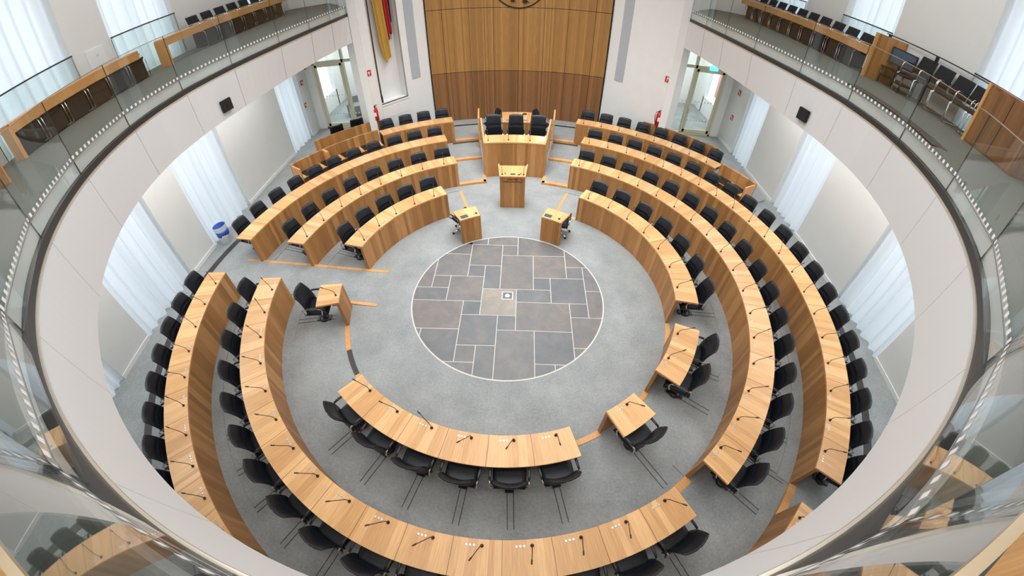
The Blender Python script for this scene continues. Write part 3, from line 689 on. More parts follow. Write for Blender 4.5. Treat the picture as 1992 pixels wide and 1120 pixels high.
# ------------------------------------------------------------------ chairs
def leather_chair_parts(back_top=.96, wide=.52, armz=.64, star=False):
    """swivel shell chair; local -Y is the sitter's front; returns {name: mesh, ...}"""
    out = []
    # seat: crowned cushion with cross pleats
    mb = MB(); nx, ny = 14, 12; top = []; bot = []
    for i in range(nx+1):
        u = -1+2*i/nx; rt_ = []; rb_ = []
        for j in range(ny+1):
            v = -1+2*j/ny
            w = wide/2*(1-.06*max(0, v)); x = u*w; y = -.02+v*.245
            e = max(abs(u), abs(v)); rr = 1-max(0, (e-.82)/.18)**2
            z = .425+.05*rr+.010*cos(u*pi/2)+(-.035*max(0, -v-.55)*1.6)+.003*cos(v*19)*(1-abs(u))
            rt_.append((x, y, z)); rb_.append((x*.97, y*.97, .395-(.03*max(0, -v-.55))))
        top.append(rt_); bot.append(rb_)
    mb.grid(top); mb.grid(bot)
    mb.grid([[a[0], b[0]] for a, b in zip(top, bot)]); mb.grid([[a[-1], b[-1]] for a, b in zip(top, bot)])
    mb.grid([[a, b] for a, b in zip(top[0], bot[0])]); mb.grid([[a, b] for a, b in zip(top[-1], bot[-1])])
    out.append(('seat', mb.mesh('seat', [M['leather']])))
    # backrest: curved shell, two pads split by a horizontal seam in front, a vertical crease behind
    mb = MB(); nu, nv = 16, 20; F = []; B = []
    z0 = .43
    for i in range(nu+1):
        u = -1+2*i/nu; f = []; b = []
        for j in range(nv+1):
            v = j/nv; w = (wide/2)*(1.08-.18*v); x = u*w
            lean = .215+.095*v-.03*sin(v*pi)+.03*v*v
            y = lean-.07*u*u*(1-.15*v)
            z = z0+(back_top-z0)*v-.012*u**4*(v > .9)
            e = max(abs(u)**1, 0); edge = 1-.8*max(0, (e-.9)/.1)**2; edge2 = 1-.8*max(0, (v-.96)/.04)**2
            seam = .017*math.exp(-((v-.54)/.03)**2)
            crease = .007*math.exp(-(u/.05)**2)
            th = .026*edge*edge2
            f.append((x, y-th+seam*edge, z)); b.append((x, y+th*.9-crease, z))
        F.append(f); B.append(b)
    mb.grid(F); mb.grid(B)
    mb.grid([[a[0], b[0]] for a, b in zip(F, B)]); mb.grid([[a[-1], b[-1]] for a, b in zip(F, B)])
    mb.grid([[a, b] for a, b in zip(F[0], B[0])]); mb.grid([[a, b] for a, b in zip(F[-1], B[-1])])
    if not star: out.append(('backrest', mb.mesh('backrest', [M['leather']])))
    for sx in (-1, 1):
        mb = MB(); x = sx*(wide/2+.025)
        mb.tube([(sx*(wide/2-.05), .20, .42), (x, .215, .45), (x, .225, armz-.06), (x, .19, armz-.01), (x, .10, armz), (x, -.10, armz), (x, -.17, armz-.02), (x, -.19, armz-.08), (x, -.16, .45), (sx*(wide/2-.05), -.13, .41)], .014, 8, flat=1.25)
        out.append(('armrest', mb.mesh('armrest', [M['chrome']])))
        mb = MB(); mb.tube([(x, .16, armz+.012), (x, .08, armz+.018), (x, -.09, armz+.018), (x, -.16, armz+.005)], [.016, .022, .022, .014], 8, flat=.55)
        out.append(('arm_pad', mb.mesh('arm_pad', [M['plastic']])))
    mb = MB(); mb.lathe([(.06, .385), (.05, .36), (.027, .35), (.027, .08), (.05, .06)], (0, .02, 0), 14); mb.box((0, .02, .375), (.24, .2, .025))
    out.append(('column', mb.mesh('column', [M['darkmetal']])))
    mb = MB()
    if star:
        for k in range(5):
            a = 2*pi*k/5+.4
            mb.tube([(0, .02, .085), (.16*cos(a), .02+.16*sin(a), .075), (.29*cos(a), .02+.29*sin(a), .06)], [.025, .02, .014], 8)
        out.append(('star_base', mb.mesh('star_base', [M['chrome']])))
        for k in range(5):
            mb = MB(); a = 2*pi*k/5+.4; c = Vector((.29*cos(a), .02+.29*sin(a), .028))
            mb.tube([c+Vector((-.022*sin(a), .022*cos(a), 0)), c+Vector((.022*sin(a), -.022*cos(a), 0))], .027, 12)
            out.append(('caster', mb.mesh('caster', [M['plastic']])))
    else:
        mb.lathe([(.115, 0), (.115, .03), (.10, .05), (.05, .065)], (0, .02, 0), 20); mb.box((0, .02, .02), (.14, .32, .03))
        out.append(('base', mb.mesh('base', [M['plastic']])))
    return out
def build_chair(parts, name, loc, rz, label, group, cat='chair'):
    t = thing(name, label, cat, loc, rz, group); last = {}
    for nm, me in parts:
        o = bpy.data.objects.new(nm, me); C.objects.link(o)
        par = {'arm_pad': 'armrest', 'caster': 'star_base'}.get(nm)
        o.parent = last[par] if par in last else t
        last[nm] = o
    return t
PROTO = {}
def chair(kind, name, loc, rz, label, group):
    """first of a kind is built, the others are copies of it and of its parts"""
    if kind not in PROTO:
        ps = {'seat': lambda: leather_chair_parts(), 'tall': lambda: leather_chair_parts(1.16, .52, .67),
              'stool': lambda: leather_chair_parts(.70, .44, .58, True), 'gallery': gallery_parts, 'gallery_low': lambda: gallery_parts(.575, True, .52), 'gallery_closed': lambda: gallery_parts(.85, True)}[kind]()
        PROTO[kind] = build_chair(ps, name, loc, rz, label, group); return PROTO[kind]
    c = copy_tree(PROTO[kind]); c.location = loc; c.rotation_euler = (0, 0, rz)
    tag(c, label, 'chair', group); return c
def gallery_parts(back_top=.90, closed=False, arm=.645):
    """black cantilever visitor chair with chrome frame"""
    out = []
    mb = MB(); n = 8
    S = [[((-1+2*i/n)*.22, -.22+.44*j/6, .455+.012*cos((-1+2*i/n)*1.5)-.02*max(0, .25-j/6)) for j in range(7)] for i in range(n+1)]
    S2 = [[(a, b, c-.05) for a, b, c in r] for r in S]
    mb.grid(S); mb.grid(S2)
    for a, b in ((S[0], S2[0]), (S[-1], S2[-1])): mb.grid([[p, q] for p, q in zip(a, b)])
    for k in (0, -1): mb.grid([[r[k], q[k]] for r, q in zip(S, S2)])
    out.append(('seat', mb.mesh('seat', [M['brownfab']])))
    if closed:
        mb = MB(); mb.prism([(-.225, -.19), (.225, -.19), (.225, .2), (-.225, .2)], .03, .41); out.append(('seat_base', mb.mesh('seat_base', [M['brownfab']])))
        mb = MB(); mb.box((0, .02, .016), (.38, .3, .03)); out.append(('foot', mb.mesh('foot', [M['plastic']])))
    mb = MB(); F = []; B = []
    for i in range(11):
        u = -1+2*i/10; F.append([(u*.225*(1-.05*v), .20+.10*v-.03*u*u, .50+(back_top-.50)*v) for v in [k/8 for k in range(9)]]); B.append([(a, b+.022, c) for a, b, c in F[-1]])
    mb.grid(F); mb.grid(B)
    for a, b in ((F[0], B[0]), (F[-1], B[-1])): mb.grid([[p, q] for p, q in zip(a, b)])
    for k in (0, -1): mb.grid([[r[k], q[k]] for r, q in zip(F, B)])
    out.append(('backrest', mb.mesh('backrest', [M['fabric']])))
    for sx in (-1, 1):
        mb = MB(); x = sx*.245
        mb.tube([(x, .24, .52), (x, .20, .44), (x, -.18, .43), (x, -.24, .40), (x, -.24, .05), (x, -.20, .012), (x, .24, .012)], .0125, 8)
        mb.tube([(x, -.20, .42), (x, -.19, arm-.045), (x, -.15, arm), (x, .20, arm), (x, .26, arm-.025)], .0125, 8)
        out.append(('frame', mb.mesh('frame', [M['chrome']])))
        mb = MB(); mb.tube([(x, -.13, arm+.015), (x, .0, arm+.02), (x, .18, arm+.015)], .018, 8, flat=.5)
        out.append(('arm_pad', mb.mesh('arm_pad', [M['plastic']])))
    return out
_old = build_chair
def build_chair(parts, name, loc, rz, label, group, cat='chair'):
    t = thing(name, label, cat, loc, rz, group); last = {}
    for nm, me in parts:
        o = bpy.data.objects.new(nm, me); C.objects.link(o)
        par = {'arm_pad': 'armrest' if 'armrest' in last else 'frame', 'caster': 'star_base'}.get(nm)
        o.parent = last[par] if par in last else t
        last[nm] = o
    return t

# ------------------------------------------------------------------ desks with gooseneck microphones
def mic_mesh():
    mb = MB(); mb.lathe([(.024, 0), (.024, .012), (.014, .02), (.009, .045)], n=12)
    P = [(0, 0, .03), (0, .003, .08), (0, .014, .115), (0, .04, .140), (0, .13, .19), (0, .20, .232)]
    mb.tube(P, .006, 6); mb.tube([(0, .195, .229), (0, .21, .238), (0, .25, .262)], [.008, .0115, .010], 8)
    return mb.mesh('microphone', [M['bakelite']])
MIC = mic_mesh()
def sock_mesh():
    mb = MB()
    for k in range(3):
        c = (-.05+.05*k, 0, 0); mb.lathe([(.019, 0), (.019, .003), (.014, .0035), (.001, .002)], c, 12)
    return mb.mesh('desk_sockets', [M['steel']])
SOCK = sock_mesh()
rmic = random.Random(11)
def mics(root, row, zt, azs, yaw0):
    for a in azs:
        yaw = yaw0[azs.index(a)] if isinstance(yaw0, list) else yaw0(a)+rmic.uniform(-.28, .28)
        o = link('microphone', MIC, root, pol(RF[row]+.075, a-degrees(.06/RF[row]), zt), -radians(a)+yaw)
        s = link('desk_sockets', SOCK, root, pol(RF[row]+.075, a+degrees(.09/RF[row]), zt), -radians(a))
def desk(row, a0, a1, seats, label, group='curved oak desk rows', name='desk_row', RFo=None, RBo=None, mic=True, yaw=None):
    z0 = LV[row-1] if row > 0 else 0
    zt = LV[row]+H; rf = RFo or RF[row]; rb = RBo or RB[row]
    mid = (a0+a1)/2
    t = thing(name, label, 'desk', tuple(pol((rf+rb)/2, mid, LV[row])), 0, group)
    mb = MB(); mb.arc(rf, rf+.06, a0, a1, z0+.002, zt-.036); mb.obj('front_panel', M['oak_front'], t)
    if row > 0: pass
    mb = MB(); mb.arc(rf-.006, rb, a0, a1, zt-.036, zt, seats=seats, mi=1, mtop=0); mb.obj('desktop', [M['oak_top'], M['oak_edge']], t)
    mb = MB(); mb.arc(rf+.06, rf+.16, a0+math.copysign(1.0, a1-a0)*0+ .6*(1 if a1 > a0 else -1), a1-.6*(1 if a1 > a0 else -1), zt-.12, zt-.04); mb.obj('cable_tray', M['grey'], t)
    # supports between the seats
    n = max(1, seats)
    for k in range(1, n, 3):
        a = a0+(a1-a0)*k/n
        mb = MB(); w = degrees(.02/rf); mb.arc(rf+.06, rb-.12, a-w, a+w, zt-.10, zt-.036, 1); mb.obj('bracket', M['darkmetal'], t)
    if mic: mics(t, row, zt, [a0+(a1-a0)*(k+.5)/seats for k in range(seats)], yaw or (lambda a: .15))
    return t
def yaw_left(a): return -.35
desk(0, -30.4, -77.9, 5, 'innermost curved oak desk row left of the lectern, five microphones', yaw=lambda a: -.45)
desk(0, 31.0, 100.9, 7, 'innermost curved oak desk row right of the lectern, seven microphones')
desk(0, 111.1, 131.1, 2, 'short curved oak desk with two microphones right of the slate floor', name='short_desk', yaw=lambda a: .5)
desk(0, 141.4, 151.5, 1, 'single oak desk between the two-seat desk and the near six-seat desk', name='single_desk', yaw=lambda a: .2)
desk(0, 161.9, 222.8, 6, 'near curved oak desk with six seats below the slate floor', yaw=[-.1, -.5, -.65, -1.9, -1.25, -1.15])
desk(0, -97.4, -106.4, 1, 'single oak desk standing alone beside the left aisle', name='single_desk')
desk(1, -20.3, -81.4, 8, 'second curved oak desk row from the centre, left of the podium', yaw=lambda a: -.4)
desk(1, 20.0, 142.1, 17, 'second curved oak desk row from the centre, right of the podium')
desk(1, 149.4, 265.6, 16, 'long second curved oak desk row in the near left half', yaw=[.5, -.45, -.3, -.15, -.5, -.75, -.8, -.75, -.75, -.55, -.55, -.3, -.35, -.7, -.95, -.6])
desk(2, -20.3, -82.6, 11, 'third curved oak desk row from the centre, left of the podium', mic=False)
desk(2, 19.5, 130.6, 20, 'third and outer long curved oak desk row on the right', yaw=lambda a: .75 if a < 88 else .2)
desk(2, 136.4, 267.2, 24, 'third and outer curved oak desk row in the near left half', yaw=lambda a: -.45)
desk(3, -16.7, -35.3, 4, 'rearmost curved oak desk row left of the podium, before the flag niche', mic=False)
desk(3, 15.7, 52.8, 8, 'rearmost curved oak desk row right of the podium, eight seats')
# floor rails of the sliding chairs
def rail(row, a, r1):
    mb = MB(); d = pol(1, a); nrm = Vector((d.y, -d.x, 0)); z = LV[row]
    for s_ in (-.05, .05):
        p, q = d*(RB[row]-.15)+nrm*s_, d*r1+nrm*s_
        mb.wallseg((p.x, p.y), (q.x, q.y), z-.005, z+.003, .010)
    o = mb.obj('floor_rail', M['dark']); o['kind'] = 'structure'; recenter(o); return o
ROWN = ['innermost', 'second', 'third', 'rearmost']
CG = 'black leather chairs behind the curved desks'
def seats(row, azs, where, end, dr=.0, rails=True):
    for k, a in enumerate(azs):
        nm = ORD[k+1]
        lab = 'black leather swivel chair, %s from the %s, %s desk row %s' % (nm, end, ROWN[row], where)
        j = rmic.uniform(-.07, .07)
        chair('seat', 'swivel_chair', tuple(pol(RB[row]+dr, a, LV[row]+.003)), -radians(a)+j, lab, CG)
        if rails and row < 2: rail(row, a, RF[row+1]-.09)
def lin(a, b, n): return [a+(b-a)*k/(n-1) for k in range(n)]
seats(0, lin(-34.6, -72.6, 5), 'left of lectern', 'podium end')
seats(0, lin(35.0, 95.2, 7), 'right of lectern', 'podium end')
seats(0, [162+10.15*(k+.5) for k in range(6)], 'near the viewer', 'right end')
seats(1, lin(-23.8, -76.4, 8), 'left of podium', 'podium end')
seats(1, lin(23.4, 137.8, 17), 'right of podium', 'podium end')
seats(1, [149.4+7.2625*(k+.5) for k in range(16)], 'in near left half', 'right end')
seats(2, lin(-22.8, -78.8, 11), 'left of podium', 'podium end')
seats(2, lin(22.2, 127.2, 20), 'on the right', 'podium end')
seats(2, [136.4+5.45*(k+.5) for k in range(24)], 'in near left half', 'right end')
seats(3, lin(-18.9, -32.5, 4), 'left of podium', 'podium end', .12)
seats(3, lin(17.8, 49.8, 8), 'right of podium', 'podium end', .12)
for a, lab in ((116.1, 'black leather chair at the two-seat desk, the one nearer the podium'), (126.1, 'black leather chair at the two-seat desk, the one nearer the viewer')):
    chair('seat', 'swivel_chair', tuple(pol(RB[0]+.0, a, .003)), -radians(a)+.1, lab, CG); rail(0, a, 4.95)
chair('seat', 'swivel_chair', tuple(pol(RB[0]+.0, 146.4, .003)), -radians(146.4), 'black leather chair at the single desk left of the two-seat desk', CG); rail(0, 146.4, 4.95)
chair('seat', 'swivel_chair', tuple(pol(RB[0]+.10, -101.6, .003)), radians(101.6)-.06, 'black leather chair at the single desk beside the left aisle', CG); rail(0, -101.6, 4.95)
for a, nm in ((-38.6, 'nearer the flag niche'), (-43.4, 'nearer the left glass door')):
    chair('tall', 'high_back_chair', tuple(pol(9.50, a, LV[3]+.003)), -radians(a)+pi-.1, 'black leather chair behind the rear wooden partition, %s' % nm, CG)

# two small clerk desks before the lectern
for sg, sd in ((-1, 'left'), (1, 'right')):
    t = desk(0, sg*20.6, sg*34.6, 1, 'small oak clerk desk %s of the lectern with a dark touch panel' % sd, 'clerk desks before the lectern', 'clerk_desk', 2.24, 2.68, False)
    mb = MB(); mb.arc(2.29, 2.40, sg*(21.8 if sg > 0 else 28.4), sg*(26.4 if sg > 0 else 33), H+.001, H+.014); mb.obj('touch_panel', M['screen'], t)
    link('desk_sockets', SOCK, t, pol(2.33, sg*(28.5 if sg > 0 else 25), H), -radians(sg*27))
    mb = MB(); mb.lathe([(.03, 0), (.03, .015), (.012, .03), (.001, .03)], pol(2.36, sg*(31.5 if sg > 0 else 22.6), H), 12); mb.obj('microphone_socket', M['bakelite'], t)
    chair('stool', 'swivel_stool', tuple(pol(2.74, sg*29, .003)), -radians(sg*28)+.3, 'low black swivel chair with chrome star base under the %s clerk desk' % sd, 'swivel chairs at the clerk desks')

# lectern
t = thing('lectern', 'oak lectern with dark lettering on its front, before the podium', 'lectern', (-.01, 3.80, 0))
mb = MB(); mb.box((-.01, 3.62, .53), (.72, .05, 1.06)); mb.obj('front_panel', M['oak_front'], t)
mb = MB()
for sx in (-1, 1): mb.box((-.01+sx*.335, 3.82, .5), (.05, .36, 1.0))
mb.box((-.01, 3.82, .45), (.62, .34, .03)); mb.obj('side_panel', M['oak_front'], t)
def tilt(x, y): return 1.065+(y-3.56)*.16
mb = MB(); xs = (.365, .425)
q = [(-.375, 3.545), (.355, 3.545), (.415, 4.02), (-.435, 4.02)]
mb.face([(x, y, tilt(x, y)) for x, y in q], [(x, y) for x, y in q]); mb.face([(x, y, tilt(x, y)-.04) for x, y in q][::-1], [(x, y) for x, y in q])
for i in range(4):
    a, b = q[i], q[(i+1) % 4]; mb.face([(*a, tilt(*a)-.04), (*b, tilt(*b)-.04), (*b, tilt(*b)), (*a, tilt(*a))], [(0, 0), (.5, 0), (.5, .04), (0, .04)])
mb.obj('reading_top', M['oak_edge'], t)
for sx, a, b in ((-1, q[0], q[3]), (1, q[1], q[2])):
    mb = MB(); w = -sx*.03
    P0 = [(a[0], a[1], tilt(*a)), (b[0], b[1], tilt(*b)), (b[0], b[1], tilt(*b)+.05), (a[0], a[1], tilt(*a)+.006)]
    P1 = [(x+w, y, z) for x, y, z in P0]
    mb.face(P0); mb.face(P1[::-1])
    for i in range(4): mb.face([P0[i], P0[(i+1) % 4], P1[(i+1) % 4], P1[i]])
    mb.obj('side_rim', M['oak_edge'], t)
def on(x, y, w, d, h=.008):
    mb_ = MB(); mb_.box((x, y, tilt(x, y)+h/2+.004), (w, d, h)); return mb_
on(0, 3.64, .14, .06).obj('display', M['screen'], t); on(.17, 3.62, .06, .035).obj('switch_panel', M['plastic'], t)
for x in (-.30, .30):
    link('microphone', MIC, t, (x, 3.62, tilt(0, 3.62)), .15*(1 if x < 0 else -1))
    mb = MB(); mb.lathe([(.018, 0), (.018, .015), (.001, .016)], (x*.74, 3.66, tilt(0, 3.66)), 10); mb.obj('push_button', M['bakelite'], t)
def text(s, size, parent, M4, mat, name='lettering'):
    cu = bpy.data.curves.new(name, 'FONT'); cu.body = s; cu.size = size; cu.align_x = 'CENTER'; cu.align_y = 'CENTER'; cu.extrude = .003
    o = bpy.data.objects.new(name, cu); C.objects.link(o)
    dg = bpy.context.evaluated_depsgraph_get(); dg.update()
    me = bpy.data.meshes.new_from_object(o.evaluated_get(dg)); bpy.data.objects.remove(o); bpy.data.curves.remove(cu)
    me.transform(M4); me.materials.clear(); me.materials.append(mat)
    return link(name, me, parent)
FRONT = lambda x, y, z: Matrix.Translation((x, y, z)) @ Matrix.Rotation(pi/2, 4, 'X')
text('LANDTAG', .062, t, FRONT(-.01, 3.592, .93), M['bakelite']); text('RHEINLAND-PFALZ', .062, t, FRONT(-.01, 3.592, .86), M['bakelite'])

# podium
PZ = .44
t = thing('podium', 'tall oak podium bench with curved front behind the lectern', 'podium', tuple(pol(6.2, 0, 0)))
mb = MB(); mb.arc(5.45, 5.51, -10.3, 10.3, 0, 1.15); mb.obj('front_panel', M['oak_front'], t)
mb = MB(); mb.arc(5.44, 6.02, -10.35, 10.35, 1.15, 1.19, mi=1, mtop=0, seats=3); mb.obj('desktop', [M['oak_top'], M['oak_edge']], t)
mb = MB(); mb.arc(5.51, 7.35, -10.2, 10.2, 0.0, PZ); mb.obj('platform', M['carpet'], t)
for sg in (-1, 1):
    mb = MB(); a, b = pol(5.46, sg*10.3), pol(6.95, sg*10.1); n_ = Vector((b.y-a.y, -(b.x-a.x), 0)).normalized()*.05*-sg
    q0 = [(a, 0), (b, 0), (b, 1.42), (a, 1.20)]
    A_ = [Vector((p.x, p.y, z)) for p, z in q0]; B_ = [p+n_ for p in A_]
    mb.face(A_, [(0, 0), (1.5, 0), (1.5, 1.3), (0, 1.2)]); mb.face(B_[::-1], [(0, 0), (1.5, 0), (1.5, 1.3), (0, 1.2)][::-1])
    for i in range(4): mb.face([A_[i], A_[(i+1) % 4], B_[(i+1) % 4], B_[i]], [(0, 0), (.3, 0), (.3, .05), (0, .05)])
    mb.obj('side_panel', M['oak_edge'], t)
    mb = MB(); a, b = pol(7.35, sg*10.6), pol(8.35, sg*10.0); mb.wallseg((a.x, a.y), (b.x, b.y), LV[2], 1.25, .06*sg); mb.obj('rear_side_panel', M['oak_edge'], t)
for a in (-8.7, -2.1, 4.9):
    link('microphone', MIC, t, pol(5.60, a, 1.19), -radians(a)); link('desk_sockets', SOCK, t, pol(5.6, a-1.6, 1.19), -radians(a))
mb = MB(); mb.box((.86, 5.72, 1.193), (.21, .28, .004), -.12); o = mb.obj('paper_sheet', M['paper']); recenter(o); tag(o, 'white sheet of paper on the right end of the podium desk', 'paper')
for a, nm in ((-6.4, 'left'), (0.1, 'middle'), (6.6, 'right')):
    chair('tall', 'high_back_chair', tuple(pol(6.42, a, PZ+.002)), -radians(a), '%s of the three high-backed black leather chairs on the podium' % nm, 'high-backed chairs on the podium')
t = thing('clerk_table', 'oak table with two dark slots behind the podium chairs', 'desk', tuple(pol(8.1, 0, LV[3])))
mb = MB(); mb.arc(7.62, 7.68, -3.7, 3.7, LV[2], .94); mb.arc(7.62, 8.55, -3.7, -3.3, LV[2], .94); mb.arc(7.62, 8.55, 3.3, 3.7, LV[2], .94); mb.obj('body', M['oak_front'], t)
mb = MB(); mb.arc(7.61, 8.62, -3.75, 3.75, .94, .98, mi=1, mtop=0); mb.obj('tabletop', [M['oak_top'], M['oak_edge']], t)
for a in (-1.75, 1.85):
    mb = MB(); mb.arc(7.72, 7.86, a-1.1, a+1.1, .981, .988, 4); mb.obj('slot', M['grey'], t)
mb = MB(); mb.lathe([(.09, 0), (.09, .012), (.06, .014), (.001, .014)], pol(8.4, 2, .98), 16); mb.obj('socket', M['bakelite'], t)
for a, nm in ((-6.4, 'left'), (6.4, 'right')):
    chair('seat', 'swivel_chair', tuple(pol(8.3, a, LV[3]+.003)), -radians(a)+(pi/2-.3)*(1 if a > 0 else -1), 'black leather chair turned sideways at the table behind the podium, %s side' % nm, CG)

# technicians' booths and rear partitions
def booth(sg, a0, a1, dividers, label):
    t = thing('technician_booth', label, 'booth', tuple(pol(8.0, sg*(a0+a1)/2, LV[2])), 0, 'oak technician booths behind the third desk row')
    mb = MB(); mb.arc(8.10, 8.16, sg*a0, sg*a1, LV[2], 1.15); mb.obj('back_panel', M['oak_front'], t)
    for a in (a1,)+tuple(dividers):
        mb = MB(); w = .32; mb.arc(7.60 if a == a1 else 7.78, 8.10, sg*(a-w), sg*(a+w) if a != a1 else sg*a, LV[2], 1.15 if a != a1 else 1.12, 1); mb.obj('end_panel' if a == a1 else 'divider', M['oak_edge'], t)
    mb = MB(); mb.arc(7.64, 8.10, sg*(a0+.2), sg*(a1-.4), .74, .77, mi=1, mtop=0); mb.obj('shelf', [M['oak_top'], M['oak_edge']], t)
    mb = MB(); mb.arc(7.70, 7.74, sg*(a0+.2), sg*(a1-.4), LV[2], .74); mb.obj('kick_panel', M['oak_front'], t)
    k = max(2, int((a1-a0)/5))
    for i in range(k):
        b0 = a0+.8+(a1-a0-1.4)*i/k; b1 = b0+(a1-a0-1.4)/k-.9
        mb = MB(); mb.arc(7.67, 8.07, sg*b0, sg*b1, .771, .792); mb.obj('equipment_panel', M['plastic'], t)
booth(-1, 36.2, 59.0, (50.4,), 'long oak booth with dark equipment surfaces behind the left third desk row')
booth(1, 53.6, 63.0, (), 'short oak booth with dark equipment surfaces behind the right third desk row')
for sg, a0, a1, z, lab in ((-1, 33.9, 49.8, LV[2], 'curved oak partition before the left glass door'), (1, 31.0, 49.5, LV[2], 'curved oak partition before the right glass door')):
    mb = MB(); mb.arc(8.98 if sg < 0 else 9.02, 9.03 if sg < 0 else 9.07, sg*a0, sg*a1, z, 1.16)
    o = mb.obj('partition', [M['oak_front']]); recenter(o); tag(o, lab, 'partition', 'low oak partitions at the rear')

# ------------------------------------------------------------------ small things on the walls and floor
def extinguisher(D, u, label):
    p = D.at(u, .10, 1.18)
    t = thing('fire_extinguisher', label, 'fire extinguisher', tuple(p), 0, 'wall-hung fire extinguishers')
    mb = MB(); mb.lathe([(.06, 0), (.085, .02), (.085, .40), (.06, .47), (.03, .50)], p, 16); mb.obj('cylinder', M['red'], t)
    mb = MB(); mb.lathe([(.028, .49), (.03, .53), (.02, .55)], p, 10); mb.tube([p+Vector((0, 0, .55)), p+Vector((.05, -.04, .58)), p+Vector((.12, -.08, .60))], .012, 6); mb.obj('valve', M['plastic'], t)
    mb = MB(); mb.tube([p+Vector((-.02, -.01, .53)), p+Vector((-.13, -.05, .50)), p+Vector((-.16, -.06, .36)), p+Vector((-.12, -.05, .18)), p+Vector((-.085, -.04, .08))], .012, 6); mb.obj('hose', M['plastic'], t)
    mb = MB(); mb.box(p+Vector((0, -.083, .25)), (.09, .008, .14)); mb.obj('instruction_label', M['signwhite'], t)
    mb = MB(); mb.box(D.at(u, .008, 1.45), (.06, .02, .30), atan2(D.d.y, D.d.x)); mb.obj('wall_bracket', M['darkmetal'], t)
extinguisher(DL, .27, 'red fire extinguisher on the white wall left of the flag niche'); extinguisher(DR, .30, 'red fire extinguisher on the white wall beside the right glass door')
def fsign(pos, rz_, w, label, split=True):
    t = thing('fire_sign', label, 'sign', pos, rz_, 'small red fire safety signs')
    def P(nm, c, d, m):
        mb = MB(); mb.box(c, d); o = link(nm, mb.mesh(nm, [m])); o.parent = t
    P('plate', (0, 0, .1), (w, .012, .2), M['red'])
    mb = MB()
    if split:
        mb.box((-w*.27, -.008, .1), (w*.06, .004, .15)); mb.box((w*.0, -.008, .1), (.012, .004, .2)); mb.box((w*.25, -.008, .12), (w*.22, .004, .05)); mb.box((w*.25, -.008, .06), (w*.08, .004, .07))
        mb.box((-w*.15, -.008, .14), (w*.12, .004, .05))
    else:
        mb.box((-.03, -.008, .13), (.07, .004, .05)); mb.box((.04, -.008, .07), (.05, .004, .09))
    o = link('pictogram', mb.mesh('pictogram', [M['signwhite']])); o.parent = t
    return t
def faceroom(D): return atan2(D.n.y, D.n.x)+pi/2
fsign(tuple(DL.at(.27, .008, 2.76)), faceroom(DL), .34, 'red fire safety sign above the left fire extinguisher')
fsign(tuple(DR.at(.26, .008, 2.72)), faceroom(DR), .34, 'red fire safety sign above the right fire extinguisher')
XW = 8.585
fsign((-XW, 8.98, 2.24), pi/2, .2, 'upper red fire sign on the left wall beside the glass door', False); fsign((-XW, 8.80, 1.36), pi/2, .17, 'lower red fire sign on the left wall beside the glass door', False)
fsign((XW, 8.75, 2.24), -pi/2, .2, 'upper red fire sign on the right wall beside the glass door', False); fsign((XW, 8.72, 1.22), -pi/2, .17, 'lower red fire sign on the right wall beside the glass door', False)
t = thing('wall_camera', 'small white and black surveillance camera under the left balcony near the glass door', 'camera', (-8.5, 9.2, 2.86))
mb = MB(); mb.tube([(-8.58, 9.2, 2.88), (-8.44, 9.17, 2.86), (-8.40, 9.16, 2.855)], [.05, .055, .05], 12); mb.obj('housing', M['signwhite'], t)
mb = MB(); mb.tube([(-8.40, 9.16, 2.855), (-8.36, 9.15, 2.85)], [.05, .04], 12); mb.obj('lens', M['plastic'], t)
mb = MB(); mb.box((7.55, 9.33, 2.98), (.34, .05, .17)); o = mb.obj('exit_sign', M['exitglow']); recenter(o); tag(o, 'glowing green emergency exit sign above the right glass door', 'sign')
# waste bin
b = Vector((-8.33, 1.74, LV[2]))
t = thing('waste_bin', 'grey waste bin with blue band and blue inside before the left curtain', 'waste bin', tuple(b))
mb = MB(); mb.lathe([(.175, 0), (.18, .01), (.20, .56), (.197, .572), (.192, .56), (.174, .02), (.0005, .018)], b, 32); mb.obj('body', M['bingrey'], t)
mb = MB(); mb.lathe([(.0005, .026), (.171, .03), (.1895, .556), (.190, .554), (.172, .028), (.0005, .024)], b, 32); mb.obj('lining', M['blue'], t)
mb = MB(); mb.grid([[b+Vector((r*cos(2*pi*k/32), r*sin(2*pi*k/32), z)) for k in range(32)] for r, z in ((.189, .25), (.1952, .42), (.196, .42), (.190, .25))], close_u=True, close_v=True); mb.obj('blue_band', M['blue'], t)
mb = MB()
for k in range(3): mb.box(b+Vector((.186*cos(-1.0+k*.3), .186*sin(-1.0+k*.3), .27-.012*k)), (.02, .045, .05), -1.0+k*.3)
mb.obj('pictogram', M['signwhite'], t)
mb = MB(); mb.box((-8.592, .90, 5.93), (.016, .50, .44)); mb.box((-8.583, .90, 5.93), (.006, .46, .40)); o = mb.obj('wall_hatch', M['white']); recenter(o); tag(o, 'small white hatch in the gallery wall between the left windows', 'hatch')
mb = MB(); mb.box((-8.578, .93, 5.98), (.006, .07, .04)); o = mb.obj('hatch_latch', M['bingrey'], None); o2 = [x for x in C.objects if x.name == 'wall_hatch'][0]; w = o.location.copy(); o.parent = o2; o.location = w-o2.location

